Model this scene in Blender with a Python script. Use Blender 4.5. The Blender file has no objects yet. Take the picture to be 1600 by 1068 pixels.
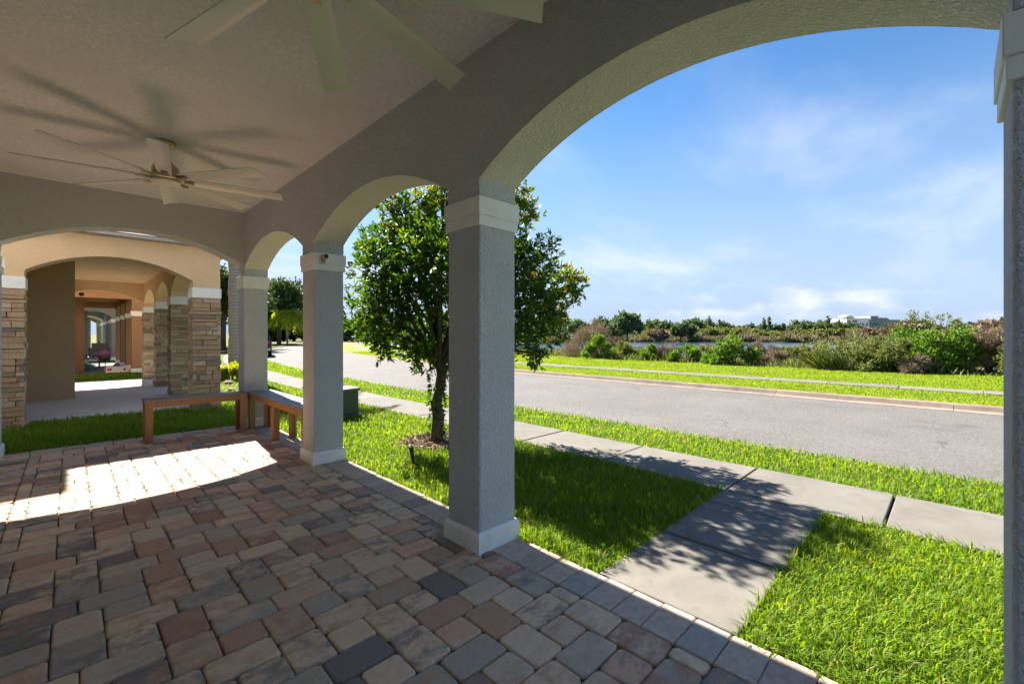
import bpy, bmesh, math, random
import numpy as np
from mathutils import Vector, Matrix

SC = bpy.context.scene
COL = SC.collection
R = math.radians
rnd = random.Random(7)
rng = np.random.default_rng(11)

# ------------------------------------------------------------------ camera
CAM_H = 1.35
cam_d = bpy.data.cameras.new('camera')
cam = bpy.data.objects.new('camera', cam_d)
COL.objects.link(cam)
cam.location = (0, 0, CAM_H)
cam.rotation_euler = (R(90), 0, R(-45))
cam_d.sensor_width = 36.0
cam_d.lens = 36.0 * 690 / 1600
cam_d.shift_y = -11.0 / 1600
cam_d.clip_start = 0.02
cam_d.clip_end = 6000
SC.camera = cam

# ------------------------------------------------------------------ sky, sun, exposure
SUN_AZ, SUN_EL = 5.2, 43.0          # degrees from +Y towards +X, and above the horizon
W = bpy.data.worlds.new('World')
SC.world = W
W.use_nodes = True
nt = W.node_tree
nt.nodes.clear()
def wn(t, **k):
    n = nt.nodes.new(t)
    for a, v in k.items():
        setattr(n, a, v)
    return n
def wmath(op, a, b=None, c=None):
    n = wn('ShaderNodeMath', operation=op)
    for i, v in enumerate((a, b, c)):
        if v is None:
            continue
        if isinstance(v, (int, float)):
            n.inputs[i].default_value = v
        else:
            nt.links.new(v, n.inputs[i])
    return n.outputs[0]
sky = wn('ShaderNodeTexSky', sky_type='NISHITA')
sky.sun_disc = False
sky.sun_elevation = R(SUN_EL)
sky.sun_rotation = R(SUN_AZ)
sky.altitude = 0
sky.air_density = 1.0
sky.dust_density = 0.1
sky.ozone_density = 3.0
tc = wn('ShaderNodeTexCoord')
sep = wn('ShaderNodeSeparateXYZ')
nt.links.new(tc.outputs['Generated'], sep.inputs[0])
sx, sy, sz = sep.outputs
zz = wmath('ADD', wmath('MAXIMUM', sz, 0.0), 0.12)
comb = wn('ShaderNodeCombineXYZ')
nt.links.new(wmath('DIVIDE', sx, zz), comb.inputs[0])
nt.links.new(wmath('DIVIDE', sy, zz), comb.inputs[1])
mp = wn('ShaderNodeMapping')
mp.inputs['Rotation'].default_value = (0, 0, R(28))
mp.inputs['Scale'].default_value = (0.5, 1.0, 1)
mp.inputs['Location'].default_value = (0.3, 3.7, 0)
nt.links.new(comb.outputs[0], mp.inputs[0])
n1 = wn('ShaderNodeTexNoise')
n1.inputs['Scale'].default_value = 0.95
n1.inputs['Detail'].default_value = 7
n1.inputs['Roughness'].default_value = 0.52
n1.inputs['Distortion'].default_value = 0.25
nt.links.new(mp.outputs[0], n1.inputs['Vector'])
mr = wn('ShaderNodeMapRange', interpolation_type='SMOOTHSTEP')
mr.inputs['From Min'].default_value = 0.45
mr.inputs['From Max'].default_value = 0.74
mr.inputs['To Max'].default_value = 0.5
nt.links.new(n1.outputs['Fac'], mr.inputs['Value'])
# low cumulus near the horizon
mp2 = wn('ShaderNodeMapping')
mp2.inputs['Scale'].default_value = (1.0, 1.0, 2.6)
mp2.inputs['Location'].default_value = (0.62, 0.1, 0.0)
nt.links.new(tc.outputs['Generated'], mp2.inputs[0])
n2 = wn('ShaderNodeTexNoise')
n2.inputs['Scale'].default_value = 3.6
n2.inputs['Detail'].default_value = 9
n2.inputs['Roughness'].default_value = 0.55
nt.links.new(mp2.outputs[0], n2.inputs['Vector'])
mr2 = wn('ShaderNodeMapRange', interpolation_type='SMOOTHSTEP')
mr2.inputs['From Min'].default_value = 0.44
mr2.inputs['From Max'].default_value = 0.66
mr2.inputs['To Max'].default_value = 0.9
nt.links.new(n2.outputs['Fac'], mr2.inputs['Value'])
band_lo = wn('ShaderNodeMapRange', interpolation_type='SMOOTHSTEP')
band_lo.inputs['From Min'].default_value = 0.0
band_lo.inputs['From Max'].default_value = 0.05
nt.links.new(sz, band_lo.inputs['Value'])
band_hi = wn('ShaderNodeMapRange', interpolation_type='SMOOTHSTEP')
band_hi.inputs['From Min'].default_value = 0.06
band_hi.inputs['From Max'].default_value = 0.17
band_hi.inputs['To Min'].default_value = 1
band_hi.inputs['To Max'].default_value = 0
nt.links.new(sz, band_hi.inputs['Value'])
cum = wmath('MULTIPLY', wmath('MULTIPLY', mr2.outputs[0], band_lo.outputs[0]), band_hi.outputs[0])
cir_lo = wn('ShaderNodeMapRange', interpolation_type='SMOOTHSTEP')
cir_lo.inputs['From Min'].default_value = 0.02
cir_lo.inputs['From Max'].default_value = 0.16
nt.links.new(sz, cir_lo.inputs['Value'])
cl = wmath('MAXIMUM', wmath('MULTIPLY', mr.outputs[0], cir_lo.outputs[0]), cum)
hz_f = wn('ShaderNodeMapRange', interpolation_type='SMOOTHSTEP')
hz_f.inputs['From Min'].default_value = 0.0
hz_f.inputs['From Max'].default_value = 0.5
hz_f.inputs['To Min'].default_value = 0.97
hz_f.inputs['To Max'].default_value = 0.0
nt.links.new(wmath('ABSOLUTE', sz), hz_f.inputs['Value'])
mix = wn('ShaderNodeMix', data_type='RGBA')
CLOUD_V = 3.0
nt.links.new(cl, mix.inputs['Factor'])
hsv = wn('ShaderNodeHueSaturation')
hsv.inputs['Saturation'].default_value = 1.2
hsv.inputs['Value'].default_value = 0.53
nt.links.new(sky.outputs[0], hsv.inputs['Color'])
hmix = wn('ShaderNodeMix', data_type='RGBA')
nt.links.new(hz_f.outputs[0], hmix.inputs['Factor'])
nt.links.new(hsv.outputs[0], hmix.inputs['A'])
hmix.inputs['B'].default_value = (1.4, 1.8, 2.45, 1)
nt.links.new(hmix.outputs['Result'], mix.inputs['A'])
mix.inputs['B'].default_value = (CLOUD_V, CLOUD_V * 1.01, CLOUD_V * 1.05, 1)
bg = wn('ShaderNodeBackground')
bg.inputs['Strength'].default_value = 0.05
nt.links.new(mix.outputs['Result'], bg.inputs['Color'])
wo = wn('ShaderNodeOutputWorld')
nt.links.new(bg.outputs[0], wo.inputs['Surface'])

sun_d = bpy.data.lights.new('sun', 'SUN')
sun_d.energy = 2.7
sun_d.angle = R(0.55)
sun_d.color = (1.0, 0.94, 0.84)
sun = bpy.data.objects.new('sun', sun_d)
COL.objects.link(sun)
sdir = Vector((math.sin(R(SUN_AZ)) * math.cos(R(SUN_EL)), math.cos(R(SUN_AZ)) * math.cos(R(SUN_EL)), math.sin(R(SUN_EL))))
sun.rotation_euler = (-sdir).to_track_quat('-Z', 'Y').to_euler()
sun.location = (5, 30, 30)

SC.view_settings.view_transform = 'Standard'
SC.view_settings.look = 'None'
SC.view_settings.gamma = 1
SC.view_settings.exposure = 2.95
SC.view_settings.use_curve_mapping = False
SC.render.engine = 'CYCLES'
SC.cycles.max_bounces = 7
SC.cycles.diffuse_bounces = 6
SC.cycles.glossy_bounces = 2
SC.cycles.transmission_bounces = 2
SC.cycles.transparent_max_bounces = 4
SC.cycles.caustics_reflective = False
SC.cycles.caustics_refractive = False

# ------------------------------------------------------------------ materials
class NM:
    """small helper round one material's node tree"""
    def __init__(s, name):
        s.m = bpy.data.materials.new(name)
        s.m.use_nodes = True
        s.t = s.m.node_tree
        s.t.nodes.clear()
        s.out = s.n('ShaderNodeOutputMaterial')
    def n(s, t, **k):
        n = s.t.nodes.new(t)
        for a, v in k.items():
            setattr(n, a, v)
        return n
    def set(s, n, **k):
        for a, v in k.items():
            n.inputs[a.replace('_', ' ')].default_value = v
        return n
    def l(s, a, b):
        s.t.links.new(a, b)
    def coord(s, kind='Object'):
        return s.n('ShaderNodeTexCoord').outputs[kind]
    def pos(s):
        return s.n('ShaderNodeNewGeometry').outputs['Position']
    def noise(s, vec, scale, detail=4, rough=0.5, dist=0.0):
        n = s.n('ShaderNodeTexNoise')
        s.set(n, Scale=scale, Detail=detail, Roughness=rough, Distortion=dist)
        s.l(vec, n.inputs['Vector'])
        return n.outputs['Fac']
    def ramp(s, fac, stops, interp='LINEAR'):
        n = s.n('ShaderNodeValToRGB')
        cr = n.color_ramp
        cr.interpolation = interp
        while len(cr.elements) > 1:
            cr.elements.remove(cr.elements[-1])
        cr.elements[0].position = stops[0][0]
        cr.elements[0].color = (*stops[0][1], 1)
        for p, c in stops[1:]:
            e = cr.elements.new(p)
            e.color = (*c, 1)
        s.l(fac, n.inputs[0])
        return n.outputs[0]
    def rangef(s, v, a, b, c=0.0, d=1.0):
        n = s.n('ShaderNodeMapRange')
        for nm, x in (('From Min', a), ('From Max', b), ('To Min', c), ('To Max', d)):
            n.inputs[nm].default_value = x
        s.l(v, n.inputs['Value'])
        return n.outputs[0]
    def math(s, op, a, b=None):
        n = s.n('ShaderNodeMath', operation=op)
        for i, v in enumerate((a, b)):
            if v is None:
                continue
            if isinstance(v, (int, float)):
                n.inputs[i].default_value = v
            else:
                s.l(v, n.inputs[i])
        return n.outputs[0]
    def mixc(s, fac, a, b, blend='MIX'):
        n = s.n('ShaderNodeMix', data_type='RGBA', blend_type=blend)
        for k, v in (('Factor', fac), ('A', a), ('B', b)):
            if isinstance(v, (int, float)):
                n.inputs[k].default_value = v
            elif isinstance(v, tuple):
                n.inputs[k].default_value = (*v, 1)
            else:
                s.l(v, n.inputs[k])
        return n.outputs['Result']
    def bump(s, h, strength=0.5, dist=0.01):
        n = s.n('ShaderNodeBump')
        s.set(n, Strength=strength, Distance=dist)
        s.l(h, n.inputs['Height'])
        return n.outputs[0]
    def principled(s, col, rough=0.8, metal=0.0, normal=None, spec=0.3):
        p = s.n('ShaderNodeBsdfPrincipled')
        if isinstance(col, tuple):
            p.inputs['Base Color'].default_value = (*col, 1)
        else:
            s.l(col, p.inputs['Base Color'])
        if isinstance(rough, (int, float)):
            p.inputs['Roughness'].default_value = rough
        else:
            s.l(rough, p.inputs['Roughness'])
        p.inputs['Metallic'].default_value = metal
        p.inputs['Specular IOR Level'].default_value = spec
        if normal is not None:
            s.l(normal, p.inputs['Normal'])
        return p
    def done(s, sh):
        s.l(sh.outputs[0], s.out.inputs['Surface'])
        return s.m

def scale_c(c, k):
    return tuple(min(1, x * k) for x in c)

def stucco(name, col, scale=75, bump=0.7, dist=0.006, rough=0.9):
    q = NM(name)
    v = q.pos()
    a = q.noise(v, scale, 3, 0.6, 0.3)
    b = q.noise(v, scale * 0.35, 2, 0.5)
    big = q.noise(v, 1.3, 4, 0.6)
    h = q.math('ADD', q.math('MULTIPLY', q.rangef(a, 0.42, 0.66), 0.7), q.math('MULTIPLY', b, 0.6))
    c = q.mixc(q.rangef(big, 0.3, 0.7), scale_c(col, 0.90), scale_c(col, 1.07))
    mid_ = q.noise(v, 7.0, 5, 0.65, 0.5)
    c = q.mixc(q.rangef(mid_, 0.55, 0.72, 0, 0.22), c, scale_c(col, 0.74))
    c = q.mixc(q.rangef(a, 0.35, 0.65), scale_c(col, 0.86), c)
    # rain streaks: long in z, thin across
    mps = q.n('ShaderNodeMapping')
    mps.inputs['Scale'].default_value = (9, 9, 0.5)
    q.l(v, mps.inputs[0])
    c = q.mixc(q.rangef(q.noise(mps.outputs[0], 1.0, 3, 0.6), 0.58, 0.75, 0, 0.16), c, scale_c(col, 0.66))
    h = q.math('ADD', h, q.math('MULTIPLY', mid_, 1.4))
    return q.done(q.principled(c, rough, normal=q.bump(h, bump, dist), spec=0.2))

def plain(name, col, rough=0.6, metal=0.0, var=0.06, scale=30, bump=0.0, spec=0.3):
    q = NM(name)
    v = q.pos()
    a = q.noise(v, scale, 4, 0.6)
    c = q.mixc(q.rangef(a, 0.3, 0.7), scale_c(col, 1 - var), scale_c(col, 1 + var))
    nrm = q.bump(a, bump, 0.004) if bump else None
    return q.done(q.principled(c, rough, metal, nrm, spec))

def leafmat(name, dark, mid, light, trans=0.45, rough=0.45, accent=None, spec=0.35):
    q = NM(name)
    at = q.n('ShaderNodeAttribute', attribute_name='tint')
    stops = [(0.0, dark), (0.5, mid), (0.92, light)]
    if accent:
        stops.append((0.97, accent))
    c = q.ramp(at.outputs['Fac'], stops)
    p = q.principled(c, rough, spec=spec)
    t = q.n('ShaderNodeBsdfTranslucent')
    hs = q.n('ShaderNodeHueSaturation')
    q.set(hs, Hue=0.485, Saturation=1.15, Value=1.5)
    q.l(c, hs.inputs['Color'])
    q.l(hs.outputs[0], t.inputs['Color'])
    m = q.n('ShaderNodeMixShader')
    m.inputs[0].default_value = trans
    q.l(p.outputs[0], m.inputs[1])
    q.l(t.outputs[0], m.inputs[2])
    return q.done(m)

def concrete(name, col, var=0.12):
    q = NM(name)
    v = q.pos()
    f = q.noise(v, 160, 3, 0.7)
    m_ = q.noise(v, 2.2, 6, 0.65, 0.4)
    st = q.noise(v, 9, 5, 0.6)
    c = q.mixc(q.rangef(m_, 0.32, 0.68), scale_c(col, 1 - var * 1.6), scale_c(col, 1 + var))
    c = q.mixc(q.rangef(st, 0.54, 0.72, 0, 0.5), c, scale_c(col, 0.62))
    st2 = q.noise(v, 0.9, 7, 0.7, 1.2)
    c = q.mixc(q.rangef(st2, 0.52, 0.66, 0, 0.4), c, scale_c(col, 0.66))
    c = q.mixc(q.rangef(f, 0.3, 0.7, 0, 0.3), c, scale_c(col, 0.75))
    rx = q.n('ShaderNodeObjectInfo').outputs['Random']
    c = q.mixc(1.0, c, q.ramp(rx, [(0, (0.9, 0.9, 0.9)), (1, (1.05, 1.04, 1.02))]), 'MULTIPLY')
    return q.done(q.principled(c, 0.9, normal=q.bump(f, 0.35, 0.004), spec=0.2))

def paver_mat():
    q = NM('paver_blend')
    oi = q.n('ShaderNodeObjectInfo')
    ge = q.n('ShaderNodeNewGeometry')
    r0 = q.math('FRACT', q.math('ADD', oi.outputs['Random'], q.math('MULTIPLY', ge.outputs['Random Per Island'], 7.31)))
    r1 = q.math('FRACT', q.math('MULTIPLY', r0, 17.37))
    tan, tan2 = (0.325, 0.268, 0.205), (0.275, 0.238, 0.195)
    red, brn = (0.175, 0.105, 0.083), (0.225, 0.150, 0.108)
    chr_, gry = (0.085, 0.088, 0.094), (0.195, 0.185, 0.165)
    base = q.ramp(r0, [(0.0, tan), (0.22, tan2), (0.40, gry), (0.54, red), (0.66, brn), (0.80, chr_), (0.91, (0.29, 0.20, 0.15))], 'CONSTANT')
    sec = q.ramp(r1, [(0.0, tan2), (0.25, chr_), (0.5, brn), (0.7, gry), (0.85, tan)], 'CONSTANT')
    vadd = q.n('ShaderNodeVectorMath', operation='ADD')
    q.l(ge.outputs['Position'], vadd.inputs[0])
    cmb = q.n('ShaderNodeCombineXYZ')
    q.l(q.math('MULTIPLY', r0, 50.0), cmb.inputs[2])
    q.l(cmb.outputs[0], vadd.inputs[1])
    mp = q.n('ShaderNodeMapping')
    mp.inputs['Scale'].default_value = (0.8, 1.25, 1)
    q.l(vadd.outputs[0], mp.inputs[0])
    sw = q.noise(mp.outputs[0], 10, 6, 0.72, 0.2)
    c = q.mixc(q.rangef(sw, 0.45, 0.62, 0, 0.85), base, sec)
    f = q.noise(ge.outputs['Position'], 170, 4, 0.85)
    f2 = q.noise(ge.outputs['Position'], 26, 6, 0.7)
    c = q.mixc(q.rangef(f2, 0.38, 0.72, 0, 0.30), c, (0.10, 0.088, 0.075))
    c = q.mixc(q.rangef(f, 0.54, 0.74, 0, 0.35), c, (0.38, 0.32, 0.26))
    c = q.mixc(q.rangef(f, 0.46, 0.30, 0, 0.45), c, (0.07, 0.062, 0.055))
    c = q.mixc(1.0, c, (2.5, 2.1, 1.76), 'MULTIPLY')
    h = q.math('ADD', q.math('MULTIPLY', f, 0.5), f2)
    # worn patches are smoother
    ro = q.rangef(f2, 0.3, 0.7, 0.62, 0.82)
    return q.done(q.principled(c, ro, normal=q.bump(h, 0.55, 0.004), spec=0.35))

def border_mat():
    q = NM('border_paver_pink')
    oi = q.n('ShaderNodeObjectInfo')
    ge = q.n('ShaderNodeNewGeometry')
    r0 = q.math('FRACT', q.math('ADD', oi.outputs['Random'], q.math('MULTIPLY', ge.outputs['Random Per Island'], 5.77)))
    base = q.ramp(r0, [(0.0, (0.60, 0.44, 0.34)), (0.3, (0.54, 0.42, 0.335)), (0.5, (0.52, 0.37, 0.29)), (0.72, (0.45, 0.385, 0.33)), (0.9, (0.38, 0.29, 0.24))], 'CONSTANT')
    f = q.noise(ge.outputs['Position'], 110, 5, 0.7)
    f2 = q.noise(ge.outputs['Position'], 24, 5, 0.65)
    c = q.mixc(q.rangef(f2, 0.4, 0.7, 0, 0.4), base, (0.13, 0.115, 0.105))
    c = q.mixc(q.rangef(f, 0.5, 0.75, 0, 0.3), c, (0.42, 0.37, 0.33))
    h = q.math('ADD', q.math('MULTIPLY', f, 0.5), f2)
    return q.done(q.principled(c, 0.75, normal=q.bump(h, 0.5, 0.004), spec=0.3))

def ledgestone_mat():
    q = NM('ledgestone')
    oi = q.n('ShaderNodeObjectInfo')
    ge = q.n('ShaderNodeNewGeometry')
    r0 = q.math('FRACT', q.math('ADD', oi.outputs['Random'], q.math('MULTIPLY', ge.outputs['Random Per Island'], 5.77)))
    base = q.ramp(r0, [(0.0, (0.42, 0.33, 0.23)), (0.3, (0.36, 0.27, 0.18)), (0.52, (0.46, 0.39, 0.30)), (0.7, (0.26, 0.21, 0.16)), (0.85, (0.19, 0.165, 0.14)), (0.93, (0.38, 0.26, 0.17))], 'CONSTANT')
    f = q.noise(ge.outputs['Position'], 45, 5, 0.7)
    c = q.mixc(q.rangef(f, 0.35, 0.7, 0, 0.5), base, (0.16, 0.13, 0.10))
    c = q.mixc(1.0, c, (1.3, 1.22, 1.12), 'MULTIPLY')
    return q.done(q.principled(c, 0.85, normal=q.bump(f, 0.9, 0.015), spec=0.25))

def wood_mat(name, c1, c2, rough=0.55, axis=0):
    q = NM(name)
    mp = q.n('ShaderNodeMapping')
    sc = [14, 14, 14]
    sc[axis] = 1.2
    mp.inputs['Scale'].default_value = sc
    q.l(q.coord('Object'), mp.inputs[0])
    a = q.noise(mp.outputs[0], 4.0, 6, 0.65, 0.8)
    c = q.mixc(q.rangef(a, 0.3, 0.7), c1, c2)
    rx = q.n('ShaderNodeObjectInfo').outputs['Random']
    c = q.mixc(1.0, c, q.ramp(rx, [(0, (0.8, 0.8, 0.8)), (1, (1.15, 1.1, 1.05))]), 'MULTIPLY')
    return q.done(q.principled(c, rough, normal=q.bump(a, 0.4, 0.004), spec=0.35))

def asphalt_mat():
    q = NM('asphalt')
    v = q.pos()
    f = q.noise(v, 95, 4, 0.85)
    m_ = q.noise(v, 0.7, 5, 0.6)
    f = q.math('ADD', q.math('MULTIPLY', f, 0.6), q.math('MULTIPLY', q.noise(v, 24, 4, 0.8), 0.4))
    c = q.ramp(f, [(0.38, (0.045, 0.042, 0.040)), (0.5, (0.105, 0.098, 0.092)), (0.62, (0.21, 0.196, 0.183))])
    mpn = q.n('ShaderNodeMapping')
    mpn.inputs['Scale'].default_value = (2.2, 0.10, 1)
    q.l(v, mpn.inputs[0])
    tr = q.noise(mpn.outputs[0], 1.0, 3, 0.5)
    c = q.mixc(q.rangef(tr, 0.4, 0.65, 0, 0.22), c, (0.085, 0.08, 0.077))
    c = q.mixc(q.rangef(m_, 0.42, 0.66, 0, 0.3), c, (0.165, 0.156, 0.148))
    # hairline cracks and a few oily patches
    wv = q.n('ShaderNodeVectorMath', operation='ADD')
    nz = q.n('ShaderNodeTexNoise')
    q.set(nz, Scale=1.4, Detail=4.0)
    q.l(v, nz.inputs['Vector'])
    q.l(v, wv.inputs[0])
    q.l(nz.outputs['Color'], wv.inputs[1])
    vo = q.n('ShaderNodeTexVoronoi', feature='DISTANCE_TO_EDGE')
    q.set(vo, Scale=0.28)
    q.l(wv.outputs[0], vo.inputs['Vector'])
    cr = q.math('MULTIPLY', q.rangef(vo.outputs['Distance'], 0.0, 0.006, 1, 0), q.rangef(q.noise(v, 0.45, 2), 0.5, 0.62))
    c = q.mixc(q.math('MULTIPLY', cr, 0.75), c, (0.03, 0.029, 0.028))
    oil = q.rangef(q.noise(v, 0.55, 3, 0.6, 0.8), 0.66, 0.75, 0, 0.4)
    c = q.mixc(oil, c, (0.05, 0.047, 0.045))
    return q.done(q.principled(c, 0.9, normal=q.bump(f, 0.6, 0.006), spec=0.25))

def turf_mat(name, c1, c2, c3):
    q = NM(name)
    v = q.pos()
    a = q.noise(v, 45, 4, 0.7)
    b = q.noise(v, 0.9, 5, 0.6)
    c = q.mixc(q.rangef(a, 0.35, 0.65), c1, c2)
    c = q.mixc(q.rangef(b, 0.45, 0.7, 0, 0.6), c, c3)
    return q.done(q.principled(c, 0.95, normal=q.bump(a, 0.8, 0.03), spec=0.1))

def water_mat():
    q = NM('pond_water')
    mp = q.n('ShaderNodeMapping')
    mp.inputs['Scale'].default_value = (1.0, 0.5, 1)
    q.l(q.pos(), mp.inputs[0])
    a = q.noise(mp.outputs[0], 1.6, 4, 0.6, 0.5)
    p = q.principled((0.03, 0.07, 0.11), 0.12, normal=q.bump(a, 0.35, 0.12), spec=0.5)
    return q.done(p)

M = {}
M['grey_stucco'] = stucco('grey_stucco', (0.64, 0.65, 0.665), 60, 0.9, 0.010)
M['ceiling'] = stucco('ceiling_stucco', (0.885, 0.87, 0.885), 34, 0.55, 0.010)
M['soffit_bounce'] = stucco('soffit_bounce', (0.86, 0.83, 0.75), 60, 0.9, 0.010)  # grey stucco of the arch undersides, with the grass bounce light put into the colour
M['trim'] = plain('trim_white', (0.82, 0.81, 0.78), 0.6, var=0.05, scale=12)
M['tan'] = stucco('tan_stucco', (0.80, 0.56, 0.34), 60, 0.6, 0.006)
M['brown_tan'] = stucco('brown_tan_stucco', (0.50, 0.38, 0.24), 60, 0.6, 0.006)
M['orange'] = stucco('rust_orange_stucco', (0.40, 0.22, 0.13), 60, 0.5, 0.006)
M['blue_grey'] = stucco('blue_grey_stucco', (0.25, 0.275, 0.28), 60, 0.5, 0.006)
M['cream'] = stucco('cream_stucco', (0.55, 0.46, 0.30), 60, 0.5, 0.006)
M['roof'] = plain('roof_shingle', (0.075, 0.064, 0.062), 0.9, var=0.2, scale=14, bump=0.6)
M['fascia'] = plain('fascia_brown', (0.30, 0.25, 0.21), 0.6)
M['soffit'] = plain('soffit_grey', (0.42, 0.38, 0.36), 0.7)
M['paver'] = paver_mat()
M['border'] = border_mat()
M['sand'] = plain('joint_sand', (0.14, 0.11, 0.08), 0.95, var=0.25, scale=90, bump=0.5)
M['walk'] = concrete('walk_concrete', (0.168, 0.156, 0.138))
M['slab'] = concrete('porch_concrete', (0.60, 0.58, 0.56), 0.06)
M['kerb'] = concrete('kerb_concrete', (0.24, 0.19, 0.155), 0.2)
M['asphalt'] = asphalt_mat()
M['lawn'] = turf_mat('lawn_soil', (0.05, 0.08, 0.016), (0.10, 0.14, 0.028), (0.15, 0.15, 0.05))
M['far_lawn'] = turf_mat('far_lawn_turf', (0.13, 0.21, 0.025), (0.19, 0.265, 0.035), (0.26, 0.275, 0.065))
M['ground'] = turf_mat('rough_ground', (0.10, 0.10, 0.04), (0.13, 0.14, 0.05), (0.17, 0.14, 0.08))
M['water'] = water_mat()
M['stone'] = ledgestone_mat()
M['mortar'] = plain('mortar_dark', (0.10, 0.085, 0.07), 0.95, var=0.2)
M['wood_top'] = wood_mat('weathered_wood', (0.14, 0.12, 0.115), (0.26, 0.225, 0.21), 0.5, 0)
M['wood_top_y'] = wood_mat('weathered_wood_lengthwise', (0.14, 0.12, 0.115), (0.26, 0.225, 0.21), 0.5, 1)
M['wood'] = wood_mat('oiled_wood', (0.23, 0.115, 0.05), (0.37, 0.205, 0.095), 0.5, 2)
M['blade'] = plain('champagne_blade', (0.68, 0.66, 0.60), 0.42, 0.25, var=0.03, scale=5)
M['nickel'] = plain('brushed_nickel', (0.55, 0.44, 0.27), 0.3, 0.9, var=0.05)
M['frost'] = plain('frosted_lens', (0.72, 0.66, 0.56), 0.4, var=0.02)
M['black'] = plain('black_plastic', (0.02, 0.02, 0.021), 0.45, var=0.1)
M['dark_metal'] = plain('dark_bronze', (0.045, 0.038, 0.032), 0.45, 0.3)
M['sensor_tan'] = plain('sensor_tan', (0.45, 0.33, 0.19), 0.5)
M['util_green'] = plain('utility_green', (0.055, 0.09, 0.06), 0.45, var=0.12, scale=8)
M['util_lid'] = plain('utility_green_lid', (0.12, 0.165, 0.12), 0.5, var=0.1, scale=8)
M['mulch'] = leafmat('mulch_chips', (0.14, 0.09, 0.055), (0.26, 0.18, 0.12), (0.42, 0.34, 0.25), 0.0, 0.9)
M['soil'] = plain('mulch_soil', (0.09, 0.06, 0.042), 0.95, var=0.3, scale=40, bump=0.8)
M['grass'] = leafmat('grass_blades', (0.065, 0.125, 0.012), (0.145, 0.255, 0.020), (0.26, 0.345, 0.035), 0.5, 0.6, (0.34, 0.28, 0.11), 0.15)
M['far_grass'] = leafmat('far_grass_blades', (0.12, 0.20, 0.014), (0.20, 0.29, 0.02), (0.30, 0.36, 0.035), 0.4, 0.6, (0.26, 0.22, 0.09), 0.15)
M['tree_leaf'] = leafmat('glossy_tree_leaves', (0.024, 0.063, 0.013), (0.051, 0.123, 0.019), (0.157, 0.240, 0.033), 0.42, 0.42, (0.30, 0.21, 0.045), 0.25)
M['bark'] = plain('mossy_bark', (0.10, 0.085, 0.05), 0.95, var=0.4, scale=22, bump=1.0)
def palm_bark_mat():
    q = NM('palm_bark_ringed')
    v = q.pos()
    sp_ = q.n('ShaderNodeSeparateXYZ')
    q.l(v, sp_.inputs[0])
    wob = q.noise(v, 5, 4, 0.6)
    ring = q.math('SINE', q.math('MULTIPLY', q.math('ADD', sp_.outputs[2], q.math('MULTIPLY', wob, 0.10)), 55.0))
    c = q.mixc(q.rangef(ring, 0.55, 1.0, 0, 0.7), (0.46, 0.39, 0.34), (0.17, 0.13, 0.105))
    c = q.mixc(q.rangef(q.noise(v, 18, 5, 0.7), 0.45, 0.7, 0, 0.5), c, (0.28, 0.22, 0.18))
    return q.done(q.principled(c, 0.95, normal=q.bump(ring, 0.6, 0.02), spec=0.15))
M['palm_bark'] = palm_bark_mat()
M['bush_green'] = leafmat('bush_green_leaves', (0.041, 0.090, 0.014), (0.102, 0.203, 0.026), (0.217, 0.312, 0.051), 0.35, 0.5)
M['bush_dry'] = leafmat('dry_brush_twigs', (0.13, 0.092, 0.058), (0.21, 0.155, 0.10), (0.30, 0.24, 0.165), 0.15, 0.8)
M['bush_olive'] = leafmat('olive_brush_leaves', (0.061, 0.081, 0.022), (0.135, 0.169, 0.041), (0.257, 0.257, 0.095), 0.3, 0.6)
M['yellow_leaf'] = leafmat('yellow_green_leaves', (0.12, 0.17, 0.012), (0.30, 0.36, 0.025), (0.46, 0.48, 0.06), 0.6, 0.5)
M['wood_tree'] = leafmat('woodland_leaves', (0.024, 0.046, 0.014), (0.057, 0.095, 0.024), (0.115, 0.162, 0.046), 0.25, 0.55)
M['far_tree'] = leafmat('far_shore_leaves', (0.041, 0.074, 0.030), (0.081, 0.132, 0.046), (0.149, 0.203, 0.068), 0.25, 0.6)
M['reed'] = leafmat('dry_reed_leaves', (0.095, 0.085, 0.04), (0.15, 0.135, 0.065), (0.22, 0.20, 0.10), 0.25, 0.7)
M['far_white'] = plain('far_building_white', (0.74, 0.73, 0.74), 0.7, var=0.03, scale=0.4)
M['far_blue'] = plain('far_building_slate', (0.20, 0.24, 0.27), 0.7, var=0.04, scale=0.4)
M['far_grey'] = plain('far_building_grey', (0.26, 0.25, 0.27), 0.7, var=0.05, scale=0.4)
M['glass'] = plain('dark_glass', (0.03, 0.035, 0.045), 0.08, var=0.05, spec=0.6)
M['car_black'] = plain('car_paint_black', (0.012, 0.012, 0.014), 0.2, 0.0, spec=0.6)
M['tyre'] = plain('tyre_rubber', (0.02, 0.02, 0.02), 0.85)
M['rim'] = plain('wheel_rim', (0.45, 0.45, 0.46), 0.3, 0.9)
M['red_lens'] = plain('tail_light_red', (0.45, 0.02, 0.015), 0.25)
M['white_plastic'] = plain('white_plastic', (0.72, 0.72, 0.70), 0.5)
M['logo_red'] = plain('logo_red', (0.5, 0.03, 0.02), 0.6)
M['teal'] = plain('teal_plastic', (0.05, 0.17, 0.14), 0.5)
M['purple'] = plain('purple_cloth', (0.16, 0.05, 0.12), 0.8)
M['sofa'] = plain('dark_wicker', (0.03, 0.028, 0.03), 0.7, var=0.3, scale=60)
M['white_paint'] = plain('white_window_paint', (0.7, 0.7, 0.68), 0.5)

# ------------------------------------------------------------------ object helpers
def tag(o, label=None, cat=None, group=None, kind=None):
    if label: o['label'] = label
    if cat: o['category'] = cat
    if group: o['group'] = group
    if kind: o['kind'] = kind
    return o

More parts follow.
